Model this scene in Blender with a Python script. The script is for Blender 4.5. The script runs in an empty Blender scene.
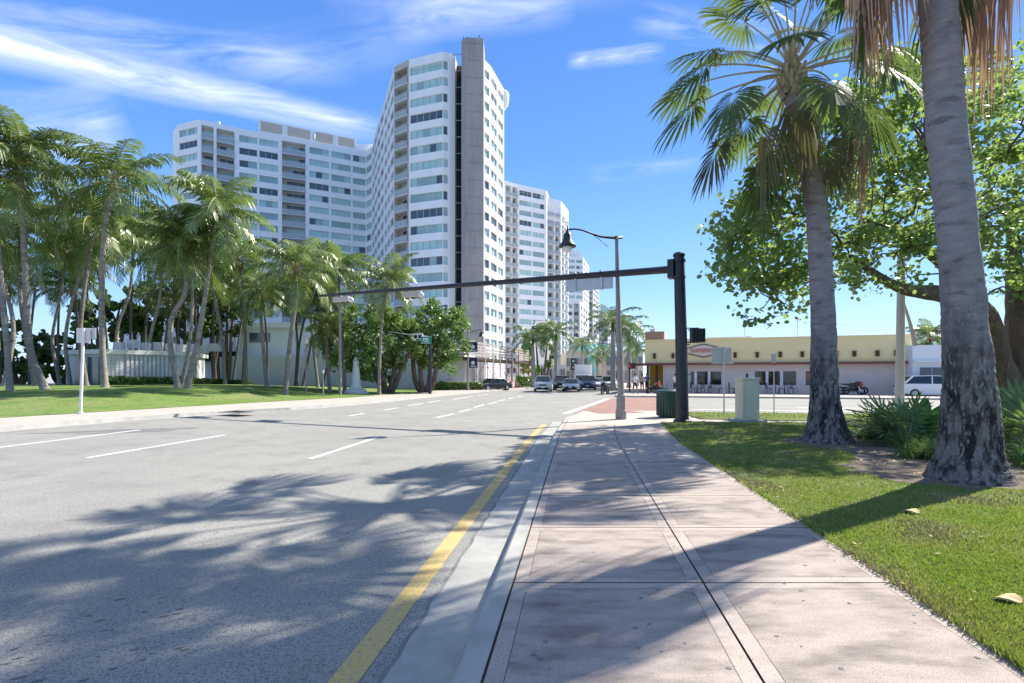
import bpy, math, random
from mathutils import Vector, Matrix, noise as mnoise
random.seed(7)
R = math.radians
scene = bpy.context.scene
COL = scene.collection
F = 520.0; CX = 512.0; HY = 376.0; CH = 1.55

def P(x, y, D):
    """world point seen at pixel x,y of the photograph at depth D"""
    return Vector(((x-CX)/F*D, D, CH+(HY-y)/F*D))
def G(x, y, z=0.0):
    D = (CH-z)*F/(y-HY)
    return Vector(((x-CX)/F*D, D, z))
def sm(t):
    t = max(0.0, min(1.0, t)); return t*t*(3-2*t)
def lerp(a, b, t): return a+(b-a)*t
def interp(pts, d):
    if d <= pts[0][0]: return pts[0][1]
    for (a, x), (b, y) in zip(pts, pts[1:]):
        if d <= b: return x+(y-x)*(d-a)/(b-a)
    return pts[-1][1]
U = random.uniform

# ------------------------------------------------------------------ materials
def newmat(name):
    m = bpy.data.materials.new(name); m.use_nodes = True
    nt = m.node_tree; nt.nodes.clear()
    return m, nt, nt.nodes, nt.links
def mat(name, c1, c2=None, scale=8.0, detail=5.0, rough=0.8, bump=0.0, bscale=None, stretch=(1,1,1),
        spec=0.3, metal=0.0, c3=None, s3=1.0, t3=(0.5,0.7), trans=0.0, transc=None, coat=0.0, lo=0.35, hi=0.65, rnd=0.0, alpha=1.0,
        speck=None, sscale=200.0, st=(0.6,0.7), bdist=0.05):
    m, nt, N, L = newmat(name)
    out = N.new('ShaderNodeOutputMaterial'); b = N.new('ShaderNodeBsdfPrincipled')
    b.inputs['Roughness'].default_value = rough; b.inputs['Metallic'].default_value = metal
    b.inputs['Specular IOR Level'].default_value = spec
    b.inputs['Coat Weight'].default_value = coat
    tc = N.new('ShaderNodeTexCoord'); mp = N.new('ShaderNodeMapping'); mp.inputs['Scale'].default_value = stretch
    L.new(tc.outputs['Object'], mp.inputs['Vector'])
    col = None
    def mixc(a, bcol, fac):
        mx = N.new('ShaderNodeMix'); mx.data_type = 'RGBA'
        L.new(fac, mx.inputs[0])
        if isinstance(a, tuple): mx.inputs[6].default_value = (*a, 1)
        else: L.new(a, mx.inputs[6])
        if isinstance(bcol, tuple): mx.inputs[7].default_value = (*bcol, 1)
        else: L.new(bcol, mx.inputs[7])
        return mx.outputs[2]
    def nz(sc, dt, a, bb):
        n = N.new('ShaderNodeTexNoise'); n.inputs['Scale'].default_value = sc; n.inputs['Detail'].default_value = dt
        n.inputs['Roughness'].default_value = 0.6
        L.new(mp.outputs[0], n.inputs['Vector'])
        r = N.new('ShaderNodeMapRange'); r.inputs[1].default_value = a; r.inputs[2].default_value = bb
        L.new(n.outputs['Fac'], r.inputs[0]); return r.outputs[0], n
    col = tuple(c1)
    if c2 is not None:
        f, _ = nz(scale, detail, lo, hi); col = mixc(col, tuple(c2), f)
    if c3 is not None:
        f, _ = nz(s3, 4.0, t3[0], t3[1]); col = mixc(col, tuple(c3), f)
    if speck is not None:
        f, _ = nz(sscale, 2.0, st[0], st[1]); col = mixc(col, tuple(speck), f)
    if rnd:
        oi = N.new('ShaderNodeObjectInfo'); h = N.new('ShaderNodeHueSaturation')
        r = N.new('ShaderNodeMapRange'); r.inputs[3].default_value = 1-rnd; r.inputs[4].default_value = 1+rnd
        L.new(oi.outputs['Random'], r.inputs[0]); L.new(r.outputs[0], h.inputs['Value'])
        if isinstance(col, tuple): h.inputs['Color'].default_value = (*col, 1)
        else: L.new(col, h.inputs['Color'])
        col = h.outputs[0]
    if isinstance(col, tuple): b.inputs['Base Color'].default_value = (*col, 1)
    else: L.new(col, b.inputs['Base Color'])
    if bump:
        _, n = nz(bscale or scale, 6.0, 0, 1)
        bp = N.new('ShaderNodeBump'); bp.inputs['Strength'].default_value = bump; bp.inputs['Distance'].default_value = bdist
        L.new(n.outputs['Fac'], bp.inputs['Height']); L.new(bp.outputs[0], b.inputs['Normal'])
    sh = b.outputs[0]
    if trans:
        t = N.new('ShaderNodeBsdfTranslucent')
        if transc is not None: t.inputs['Color'].default_value = (*transc, 1)
        elif isinstance(col, tuple): t.inputs['Color'].default_value = (*col, 1)
        else: L.new(col, t.inputs['Color'])
        ms = N.new('ShaderNodeMixShader'); ms.inputs[0].default_value = trans
        L.new(sh, ms.inputs[1]); L.new(t.outputs[0], ms.inputs[2]); sh = ms.outputs[0]
    L.new(sh, out.inputs['Surface'])
    return m

M = {}
M['asphalt'] = mat('asphalt', (.31,.30,.278), (.36,.35,.322), scale=.35, rough=.9, bump=.35, bscale=190, bdist=.012, speck=(.12,.118,.115), sscale=95, st=(.50,.64), c3=(.25,.243,.23), s3=1.3, t3=(.5,.75))
M['patch'] = mat('dark_asphalt', (.17,.17,.175), (.23,.23,.23), scale=3, rough=.85, bump=.4, bscale=160)
M['ground'] = mat('ground', (.3,.29,.27), (.36,.35,.33), scale=.2, rough=.9)
M['walk'] = mat('pink_concrete', (.47,.40,.355), (.39,.33,.29), scale=1.6, rough=.85, bump=.3, bscale=80, bdist=.015, stretch=(1,2.2,1), c3=(.22,.18,.172), s3=2.2, t3=(.52,.78), speck=(.16,.13,.13), sscale=75, st=(.56,.68))
M['walkfar'] = mat('tan_concrete', (.50,.43,.385), (.44,.37,.33), scale=.8, rough=.9)
M['walk2'] = mat('worn_pink_concrete', (.44,.37,.33), (.35,.295,.265), scale=2.4, rough=.88, bump=.3, bscale=90, bdist=.015, stretch=(1,2.6,1), c3=(.19,.16,.14), s3=1.7, t3=(.47,.70), speck=(.12,.095,.09), sscale=85, st=(.56,.66))
M['joint'] = mat('joint_dirt', (.06,.05,.045), (.1,.085,.07), scale=30, rough=1)
M['kerb'] = mat('kerb_concrete', (.43,.42,.39), (.33,.325,.31), scale=3, rough=.85, bump=.3, bscale=90, bdist=.015, speck=(.2,.2,.19), sscale=90, st=(.6,.75))
M['paver'] = mat('red_paver', (.27,.15,.125), (.33,.20,.17), scale=5, rough=.9, c3=(.22,.13,.11), s3=.6)
M['white'] = mat('white_paint', (.74,.74,.72), (.62,.62,.6), scale=2, rough=.6)
M['lane'] = mat('lane_paint', (.74,.74,.72), (.52,.52,.5), scale=6, rough=.7, lo=.45, hi=.75)
M['yellow'] = mat('yellow_paint', (.60,.42,.14), (.53,.39,.18), scale=5, rough=.75, speck=(.30,.27,.2), sscale=45, st=(.53,.68))
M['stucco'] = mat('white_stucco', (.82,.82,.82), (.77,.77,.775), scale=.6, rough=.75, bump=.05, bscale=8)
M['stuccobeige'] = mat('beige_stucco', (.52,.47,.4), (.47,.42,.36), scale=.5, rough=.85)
M['stuccogrey'] = mat('pale_grey_stucco', (.58,.59,.6), (.52,.53,.55), scale=.5, rough=.85)  # pale grey wall colour, faintly mottled
M['rawconc'] = mat('raw_concrete', (.36,.34,.32), (.27,.255,.245), scale=.5, rough=.9, bump=.2, bscale=3, stretch=(1,1,.25), c3=(.36,.33,.31), s3=1.2, t3=(.45,.7))
M['black'] = mat('black_wall', (.02,.022,.025), (.04,.04,.045), scale=2, rough=.8)
M['glass_a'] = mat('teal_glass', (.34,.54,.52), (.44,.62,.60), scale=.25, rough=.12, spec=.6)  # teal base colour of the panes stands in for blinds and reflections
M['glass_b'] = mat('dim_glass', (.24,.37,.37), (.32,.46,.45), scale=.25, rough=.1, spec=.6)
M['glass_c'] = mat('dark_glass', (.05,.08,.1), (.1,.13,.15), scale=.3, rough=.08, spec=.6)
M['mull'] = mat('grey_mullion', (.42,.44,.45), rough=.5)
M['rail'] = mat('balcony_rail', (.62,.63,.65), rough=.6)
M['railglass'] = mat('rail_glass', (.35,.4,.42), rough=.15)
M['cream'] = mat('yellow_stucco', (.90,.74,.39), (.87,.70,.36), scale=.7, rough=.85, bump=.1, bscale=10)
M['pinkstucco'] = mat('pink_stucco', (.74,.61,.52), (.68,.55,.47), scale=1.2, rough=.85, bump=.15, bscale=8, speck=(.6,.52,.46), sscale=9)
M['brownband'] = mat('brown_band', (.22,.08,.06), rough=.6)
M['darkwood'] = mat('dark_wood', (.08,.045,.03), rough=.7)
M['ochre'] = mat('ochre_paint', (.55,.33,.05), (.5,.3,.06), scale=1, rough=.7)
M['terracotta'] = mat('terracotta', (.42,.23,.16), rough=.8)
M['shopglass'] = mat('shop_glass', (.012,.014,.016), (.05,.055,.06), scale=1.5, rough=.05, spec=.7, lo=.5, hi=.8)
M['blackmetal'] = mat('black_metal', (.012,.013,.016), (.03,.03,.036), scale=6, rough=.42, spec=.5)
M['greypole'] = mat('grey_pole', (.25,.225,.21), (.32,.29,.27), scale=6, rough=.6)
M['alu'] = mat('aluminium', (.55,.56,.57), (.47,.48,.49), scale=5, rough=.5, metal=.3)
M['galv'] = mat('galvanised', (.65,.65,.65), (.55,.55,.55), scale=5, rough=.5)
M['cabinet'] = mat('cabinet_paint', (.70,.64,.46), (.64,.58,.42), scale=2, rough=.55, c3=(.52,.5,.42), s3=4, t3=(.6,.8))
M['greenplastic'] = mat('green_plastic', (.012,.055,.04), (.02,.075,.055), scale=4, rough=.4, spec=.5)
M['greensign'] = mat('green_sign', (.01,.28,.16), rough=.5)
M['bluesign'] = mat('blue_sign', (.015,.025,.09), rough=.5)
M['redsign'] = mat('red_letters', (.55,.12,.08), rough=.5)
M['rubber'] = mat('rubber', (.015,.015,.015), rough=.8)
M['chrome'] = mat('chrome', (.6,.6,.6), rough=.2, metal=1)
M['carglass'] = mat('car_glass', (.02,.03,.035), rough=.05, spec=.8)
M['headlamp'] = mat('headlamp', (.75,.78,.8), rough=.1, spec=.8)
M['redlamp'] = mat('red_lamp', (.5,.02,.02), rough=.2)
M['redplastic'] = mat('red_plastic', (.5,.03,.04), rough=.35, coat=.5)
M['p_silver'] = mat('silver_paint', (.5,.5,.5), rough=.3, metal=.5, coat=.6)
M['p_white'] = mat('white_car_paint', (.78,.78,.78), rough=.3, coat=.6)
M['p_dark'] = mat('dark_car_paint', (.04,.042,.05), rough=.3, coat=.6)
M['p_blue'] = mat('blue_car_paint', (.04,.06,.13), rough=.3, coat=.6)
M['p_grey'] = mat('grey_car_paint', (.2,.2,.2), rough=.3, metal=.3, coat=.6)
M['skin'] = mat('skin', (.42,.25,.18), rough=.6)
M['cl_white'] = mat('white_cloth', (.7,.7,.7), rough=.9)
M['cl_black'] = mat('black_cloth', (.03,.03,.035), rough=.9)
M['cl_red'] = mat('red_cloth', (.45,.04,.04), rough=.9)
M['cl_blue'] = mat('blue_cloth', (.08,.12,.25), rough=.9)
M['cl_tan'] = mat('tan_cloth', (.4,.3,.22), rough=.9)
M['hair'] = mat('hair', (.03,.02,.015), rough=.8)
M['canvas'] = mat('dark_awning', (.02,.02,.03), rough=.8)
M['rust'] = mat('red_steel', (.25,.06,.05), (.18,.07,.05), scale=4, rough=.7)
M['scaffwood'] = mat('scaffold_planks', (.45,.40,.36), (.33,.29,.27), scale=2, rough=.85)
M['orange'] = mat('orange_plastic', (.6,.15,.04), rough=.5)
M['tealwall'] = mat('teal_wall', (.12,.5,.5), (.2,.6,.6), scale=.6, rough=.6)
def barkz(name, z0, z1):
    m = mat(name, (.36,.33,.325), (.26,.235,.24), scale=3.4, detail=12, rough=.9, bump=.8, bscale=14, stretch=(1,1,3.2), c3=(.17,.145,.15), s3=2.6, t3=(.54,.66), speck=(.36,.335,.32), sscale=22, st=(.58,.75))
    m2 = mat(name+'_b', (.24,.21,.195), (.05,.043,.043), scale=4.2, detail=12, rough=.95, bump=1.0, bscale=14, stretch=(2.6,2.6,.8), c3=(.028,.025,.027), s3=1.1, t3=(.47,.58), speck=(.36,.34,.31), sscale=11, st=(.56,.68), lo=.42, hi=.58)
    nt = m.node_tree; N = nt.nodes; L = nt.links
    out = [n for n in N if n.type == 'OUTPUT_MATERIAL'][0]; sh1 = out.inputs[0].links[0].from_socket
    # copy second node tree
    mp = {}
    for n in m2.node_tree.nodes:
        if n.type == 'OUTPUT_MATERIAL': continue
        c = N.new(n.bl_idname); mp[n.name] = c
        for at in ('data_type','operation','blend_type'):
            if hasattr(n, at):
                try: setattr(c, at, getattr(n, at))
                except Exception: pass
        for i, ip in enumerate(n.inputs):
            if hasattr(ip, 'default_value') and not ip.is_linked:
                try: c.inputs[i].default_value = ip.default_value
                except Exception: pass
    for l in m2.node_tree.links:
        if l.to_node.type == 'OUTPUT_MATERIAL': sh2 = mp[l.from_node.name].outputs[list(l.from_node.outputs).index(l.from_socket)]; continue
        L.new(mp[l.from_node.name].outputs[list(l.from_node.outputs).index(l.from_socket)], mp[l.to_node.name].inputs[list(l.to_node.inputs).index(l.to_socket)])
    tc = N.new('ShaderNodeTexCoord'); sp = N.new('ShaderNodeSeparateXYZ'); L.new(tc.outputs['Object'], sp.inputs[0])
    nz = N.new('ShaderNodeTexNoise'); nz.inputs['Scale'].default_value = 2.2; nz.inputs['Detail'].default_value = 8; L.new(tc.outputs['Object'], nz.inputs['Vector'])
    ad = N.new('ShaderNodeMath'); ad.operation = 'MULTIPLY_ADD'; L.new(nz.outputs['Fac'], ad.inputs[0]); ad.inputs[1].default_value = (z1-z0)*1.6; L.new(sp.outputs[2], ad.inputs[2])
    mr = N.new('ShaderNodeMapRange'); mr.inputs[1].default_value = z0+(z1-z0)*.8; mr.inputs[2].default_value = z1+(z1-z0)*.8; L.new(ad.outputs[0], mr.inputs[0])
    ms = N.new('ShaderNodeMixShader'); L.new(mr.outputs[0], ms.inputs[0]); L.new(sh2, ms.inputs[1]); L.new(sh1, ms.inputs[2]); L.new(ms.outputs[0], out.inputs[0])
    return m
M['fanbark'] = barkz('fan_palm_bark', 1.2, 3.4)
# vegetation
M['lawn'] = mat('lawn', (.11,.15,.035), (.17,.20,.06), scale=1.5, rough=.9, bump=.6, bscale=60, speck=(.05,.10,.012), sscale=45, st=(.5,.68))
M['lawnfar'] = mat('park_lawn', (.13,.22,.04), (.20,.28,.07), scale=.7, rough=.9, bump=.8, bscale=14, speck=(.07,.13,.025), sscale=7, st=(.48,.66), c3=(.24,.25,.10), s3=.25)
M['dirt'] = mat('bare_soil', (.22,.18,.145), (.14,.11,.09), scale=6, rough=1, bump=.6, bscale=40, speck=(.34,.29,.24), sscale=30, st=(.6,.72))
M['blade'] = mat('grass_blade', (.14,.20,.035), (.28,.31,.09), scale=2.5, rough=.6, trans=.35, transc=(.3,.42,.05))
M['blade2'] = mat('grass_blade_yellow', (.30,.31,.09), (.36,.34,.14), scale=2.5, rough=.6, trans=.35, transc=(.42,.42,.1))
M['fanbush'] = mat('dwarf_fan_leaf', (.07,.15,.07), (.14,.22,.10), scale=2.5, rough=.45, spec=.4, trans=.3, transc=(.3,.45,.1))
M['straw'] = mat('grass_straw', (.42,.34,.19), (.34,.27,.15), scale=2.5, rough=.8)
M['leaf'] = mat('seagrape_leaf', (.055,.125,.04), (.13,.20,.06), scale=1.6, detail=9, rough=.42, spec=.5, trans=.46, transc=(.36,.52,.11), lo=.4, hi=.6)
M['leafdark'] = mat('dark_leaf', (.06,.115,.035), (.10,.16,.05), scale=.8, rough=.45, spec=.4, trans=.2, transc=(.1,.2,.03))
M['leafmid'] = mat('broad_leaf', (.09,.19,.045), (.22,.32,.10), scale=.9, detail=8, rough=.4, spec=.5, trans=.3, transc=(.22,.36,.06))
M['coco'] = mat('coconut_leaf', (.045,.095,.025), (.18,.24,.075), scale=2.6, detail=8, rough=.36, spec=.55, trans=.2, transc=(.32,.46,.10), rnd=.2)
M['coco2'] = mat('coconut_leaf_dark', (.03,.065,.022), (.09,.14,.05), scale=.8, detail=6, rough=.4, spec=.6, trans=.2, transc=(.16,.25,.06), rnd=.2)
M['rachis'] = mat('rachis', (.33,.30,.13), rough=.5, spec=.4)
M['royal'] = mat('royal_leaf', (.04,.09,.035), (.09,.15,.06), scale=.8, rough=.4, spec=.5, trans=.25, transc=(.15,.28,.06))
M['fan'] = mat('fan_leaf', (.05,.09,.06), (.10,.14,.075), scale=2.5, rough=.6, spec=.15, trans=.26, transc=(.26,.38,.08))
M['fandead'] = mat('dead_fan_leaf', (.62,.41,.31), (.40,.25,.19), scale=5, rough=.8, trans=.25, transc=(.55,.36,.22))
M['fanhalf'] = mat('fading_fan_leaf', (.2,.17,.1), (.09,.11,.05), scale=2.2, rough=.7, trans=.2, transc=(.3,.28,.1))
M['petiole'] = mat('petiole', (.42,.40,.22), (.34,.28,.17), scale=3, rough=.5, spec=.4)
M['coconut'] = mat('coconut_husk', (.42,.2,.06), (.3,.25,.08), scale=3, rough=.7)
M['bark'] = mat('palm_bark', (.235,.21,.205), (.16,.14,.145), scale=3.2, detail=8, rough=.9, bump=1.0, bscale=7, stretch=(1,1,3.2), c3=(.085,.072,.075), s3=2.2, t3=(.5,.68), speck=(.31,.285,.27), sscale=18, st=(.62,.75))
M['barkbase'] = mat('palm_bark_base', (.17,.15,.14), (.06,.052,.05), scale=9, detail=9, rough=.95, bump=1.0, bscale=16, stretch=(1.6,1.6,1.1), c3=(.04,.035,.038), s3=1.6, t3=(.45,.62), speck=(.38,.36,.33), sscale=22, st=(.6,.72))
M['cocobark'] = mat('coconut_bark', (.31,.285,.25), (.2,.18,.16), scale=2, rough=.9, bump=.6, bscale=5, stretch=(1,1,4), c3=(.11,.095,.085), s3=.7, t3=(.5,.75), rnd=.25)
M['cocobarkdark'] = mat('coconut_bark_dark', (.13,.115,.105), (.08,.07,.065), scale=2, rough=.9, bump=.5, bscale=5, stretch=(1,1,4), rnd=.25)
M['royalbark'] = mat('royal_bark', (.4,.385,.36), (.3,.29,.27), scale=2, rough=.85, stretch=(1,1,3))
M['wood'] = mat('tree_bark', (.19,.135,.10), (.11,.08,.062), scale=3, detail=8, rough=.95, bump=1.0, bscale=6, stretch=(2.5,2.5,.5), c3=(.27,.2,.15), s3=2, t3=(.55,.75))
M['dryleaf'] = mat('dry_leaf', (.6,.42,.22), (.5,.33,.17), scale=10, rough=.7)

# ------------------------------------------------------------------ mesh builder
class MB:
    def __init__(s): s.v = []; s.f = []; s.m = []
    def vert(s, p): s.v.append((p[0], p[1], p[2])); return len(s.v)-1
    def face(s, pts, m=0):
        i = len(s.v); s.v += [(p[0], p[1], p[2]) for p in pts]; s.f.append(tuple(range(i, i+len(pts)))); s.m.append(m)
    def box(s, c, size, rz=0.0, m=0, tilt=None):
        hx, hy, hz = size[0]/2, size[1]/2, size[2]/2
        mt = Matrix.Rotation(rz, 3, 'Z')
        if tilt is not None: mt = mt @ tilt
        i = len(s.v)
        for dx, dy, dz in ((-1,-1,-1),(1,-1,-1),(1,1,-1),(-1,1,-1),(-1,-1,1),(1,-1,1),(1,1,1),(-1,1,1)):
            q = mt @ Vector((dx*hx, dy*hy, dz*hz)); s.v.append((c[0]+q.x, c[1]+q.y, c[2]+q.z))
        for f in ((0,3,2,1),(4,5,6,7),(0,1,5,4),(1,2,6,5),(2,3,7,6),(3,0,4,7)):
            s.f.append(tuple(i+k for k in f)); s.m.append(m)
    def beam(s, a, b, w, h=None, m=0):
        a = Vector(a); b = Vector(b); h = h or w
        d = (b-a); L = d.length
        if L < 1e-6: return
        q = d.to_track_quat('X', 'Z').to_matrix()
        c = (a+b)/2; i = len(s.v)
        for dx, dy, dz in ((-1,-1,-1),(1,-1,-1),(1,1,-1),(-1,1,-1),(-1,-1,1),(1,-1,1),(1,1,1),(-1,1,1)):
            p = q @ Vector((dx*L/2, dy*w/2, dz*h/2)); s.v.append((c.x+p.x, c.y+p.y, c.z+p.z))
        for f in ((0,3,2,1),(4,5,6,7),(0,1,5,4),(1,2,6,5),(2,3,7,6),(3,0,4,7)):
            s.f.append(tuple(i+k for k in f)); s.m.append(m)
    def tube(s, pts, rad, n=8, m=0, cap=True, wob=0.0, m2=None, zsw=0):
        pts = [Vector(p) for p in pts]
        if not hasattr(rad, '__len__'): rad = [rad]*len(pts)
        rings = []; up = None
        for k, p in enumerate(pts):
            d = (pts[min(k+1, len(pts)-1)]-pts[max(k-1, 0)]).normalized()
            if up is None:
                up = Vector((0,1,0)) if abs(d.z) > .9 else Vector((0,0,1))
            x = up.cross(d).normalized(); y = d.cross(x).normalized(); up = y
            i0 = len(s.v)
            for j in range(n):
                a = 2*math.pi*j/n
                r = rad[k]*(1+(wob*mnoise.noise(Vector((math.cos(a)*1.5, math.sin(a)*1.5, p.z*2.5+p.x))) if wob else 0))
                q = p+x*(math.cos(a)*r)+y*(math.sin(a)*r); s.v.append((q.x, q.y, q.z))
            rings.append(i0)
        for k, (a, b) in enumerate(zip(rings, rings[1:])):
            mm = m if (m2 is None or pts[k].z > zsw) else m2
            for j in range(n):
                s.f.append((a+j, a+(j+1)%n, b+(j+1)%n, b+j)); s.m.append(mm)
        if cap:
            s.f.append(tuple(rings[0]+j for j in reversed(range(n)))); s.m.append(m)
            s.f.append(tuple(rings[-1]+j for j in range(n))); s.m.append(m)
    def lathe(s, c, prof, n=16, m=0):
        rings = []
        for r, z in prof:
            i0 = len(s.v)
            for j in range(n):
                a = 2*math.pi*j/n; s.v.append((c[0]+math.cos(a)*r, c[1]+math.sin(a)*r, c[2]+z))
            rings.append(i0)
        for a, b in zip(rings, rings[1:]):
            for j in range(n):
                s.f.append((a+j, a+(j+1)%n, b+(j+1)%n, b+j)); s.m.append(m)
        s.f.append(tuple(rings[0]+j for j in reversed(range(n)))); s.m.append(m)
        s.f.append(tuple(rings[-1]+j for j in range(n))); s.m.append(m)
    def prism(s, poly, z0, z1, m=0, bottom=False):
        n = len(poly); i = len(s.v)
        area = sum(poly[k][0]*poly[(k+1)%n][1]-poly[(k+1)%n][0]*poly[k][1] for k in range(n))
        if area < 0: poly = poly[::-1]
        s.v += [(p[0], p[1], z0) for p in poly]+[(p[0], p[1], z1) for p in poly]
        for k in range(n):
            s.f.append((i+k, i+(k+1)%n, i+n+(k+1)%n, i+n+k)); s.m.append(m)
        s.f.append(tuple(i+n+k for k in range(n))); s.m.append(m)
        if bottom: s.f.append(tuple(i+k for k in reversed(range(n)))); s.m.append(m)
    def sheet(s, poly, z, m=0):
        n = len(poly)
        area = sum(poly[k][0]*poly[(k+1)%n][1]-poly[(k+1)%n][0]*poly[k][1] for k in range(n))
        if area < 0: poly = poly[::-1]
        s.face([(p[0], p[1], z) for p in poly], m)
    def strip(s, a, b, z, m=0):
        for k in range(len(a)-1):
            s.face([(a[k][0], a[k][1], z), (b[k][0], b[k][1], z), (b[k+1][0], b[k+1][1], z), (a[k+1][0], a[k+1][1], z)], m)
    def build(s, name, mats, parent=None, smooth=False, local=False, bevel=0.0):
        me = bpy.data.meshes.new(name)
        vs = s.v
        if parent is not None and not local:
            q_ = parent
            while q_.parent is not None: q_ = q_.parent
            o = q_['_o'] if '_o' in q_ else (0, 0, 0)
            vs = [(x-o[0], y-o[1], z-o[2]) for x, y, z in vs]
        me.from_pydata(vs, [], s.f)
        if not isinstance(mats, (list, tuple)): mats = [mats]
        for mm in mats: me.materials.append(M[mm] if isinstance(mm, str) else mm)
        me.polygons.foreach_set('material_index', s.m)
        if smooth: me.polygons.foreach_set('use_smooth', [True]*len(s.f))
        me.update()
        o = bpy.data.objects.new(name, me); COL.objects.link(o)
        if parent is not None:
            o.parent = parent
        if bevel:
            md = o.modifiers.new('Bevel', 'BEVEL'); md.width = bevel; md.segments = 2; md.limit_method = 'ANGLE'
        return o

OFFS = {}
def root(name, label, cat, loc=(0,0,0), group=None, rz=0.0):
    o = bpy.data.objects.new(name, None); COL.objects.link(o)
    o.empty_display_size = .3
    o.location = loc; o.rotation_euler = (0, 0, rz)
    o['label'] = label; o['category'] = cat
    if group: o['group'] = group
    o['_o'] = tuple(loc)
    return o
def tag(o, label, cat, group=None, kind=None):
    if label: o['label'] = label
    if cat: o['category'] = cat
    if group: o['group'] = group
    if kind: o['kind'] = kind
    return o
def recenter(o, loc):
    me = o.data; v = Vector(loc)
    me.transform(Matrix.Translation(-v)); o.location = loc
    return o
def struct(name, mb, mats, smooth=False):
    o = mb.build(name, mats, smooth=smooth); o['kind'] = 'structure'; return o
def copytree(o, loc, rz=None, label=None, parent=None, scale=None):
    c = o.copy(); COL.objects.link(c); c.parent = parent
    if parent is None:
        c.location = loc
        if rz is not None: c.rotation_euler = (0, 0, rz)
        if label: c['label'] = label
        if scale: c.scale = (scale,)*3
    for ch in list(o.children): copytree(ch, None, parent=c)
    return c

# ------------------------------------------------------------------ camera, light, sky
cam = bpy.data.cameras.new('camera'); camo = bpy.data.objects.new('camera', cam); COL.objects.link(camo)
cam.sensor_width = 36; cam.lens = 36*F/1024; cam.clip_end = 5000; cam.clip_start = .05
camo.location = (0, 0, CH); camo.rotation_euler = (R(90), 0, 0); cam.shift_y = (HY-341.5)/1024
scene.camera = camo
AZ = math.atan2(.82, .57); EL = R(42)      # sun towards front-right
SUN = Vector((math.sin(AZ)*math.cos(EL), math.cos(AZ)*math.cos(EL), math.sin(EL)))
sl = bpy.data.lights.new('sun', 'SUN'); sl.energy = 4.8; sl.angle = R(.55); sl.color = (1, .935, .81)
so = bpy.data.objects.new('sun', sl); COL.objects.link(so); so.rotation_euler = SUN.to_track_quat('Z', 'Y').to_euler()
w = bpy.data.worlds.new('World'); scene.world = w; w.use_nodes = True
nt = w.node_tree; nt.nodes.clear(); N = nt.nodes; L = nt.links
wo = N.new('ShaderNodeOutputWorld'); bg = N.new('ShaderNodeBackground'); bg.inputs['Strength'].default_value = .12
sky = N.new('ShaderNodeTexSky'); sky.sky_type = 'NISHITA'; sky.sun_disc = False
sky.sun_elevation = EL; sky.sun_rotation = AZ; sky.air_density = 1.25; sky.dust_density = .1; sky.ozone_density = 3.0
hs = N.new('ShaderNodeHueSaturation'); hs.inputs['Saturation'].default_value = 1.12; hs.inputs['Value'].default_value = 1.0
L.new(sky.outputs[0], hs.inputs['Color'])
tc = N.new('ShaderNodeTexCoord')
def vm(op, a, b=None):
    n = N.new('ShaderNodeVectorMath'); n.operation = op
    for i, x in enumerate((a, b)):
        if x is None: continue
        if isinstance(x, (tuple, Vector)): n.inputs[i].default_value = tuple(x)
        else: L.new(x, n.inputs[i])
    return n
def mth(op, a, b=None, c=None, clamp=False):
    n = N.new('ShaderNodeMath'); n.operation = op; n.use_clamp = clamp
    for i, x in enumerate((a, b, c)):
        if x is None: continue
        if isinstance(x, (int, float)): n.inputs[i].default_value = x
        else: L.new(x, n.inputs[i])
    return n.outputs[0]
def dirp(x, y): return Vector((x-CX, F, HY-y)).normalized()
nrm = vm('NORMALIZE', tc.outputs['Generated']).outputs[0]
sp = N.new('ShaderNodeSeparateXYZ'); L.new(nrm, sp.inputs[0])
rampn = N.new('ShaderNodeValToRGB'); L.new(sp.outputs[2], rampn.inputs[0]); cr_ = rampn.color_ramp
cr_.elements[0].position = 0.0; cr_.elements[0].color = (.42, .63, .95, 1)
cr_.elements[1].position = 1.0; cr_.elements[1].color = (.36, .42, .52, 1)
e_ = cr_.elements.new(.16); e_.color = (.21, .44, .91, 1); e_ = cr_.elements.new(.38); e_.color = (.095, .265, .75, 1); e_ = cr_.elements.new(.56); e_.color = (.065, .2, .62, 1); e_ = cr_.elements.new(.8); e_.color = (.28, .35, .48, 1)  # unseen overhead band kept pale and neutral to weaken the blue fill light
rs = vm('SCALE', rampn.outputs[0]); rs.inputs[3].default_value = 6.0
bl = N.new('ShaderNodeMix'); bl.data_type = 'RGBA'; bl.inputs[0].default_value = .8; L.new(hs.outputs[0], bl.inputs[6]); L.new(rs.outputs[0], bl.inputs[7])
tot = None
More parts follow.
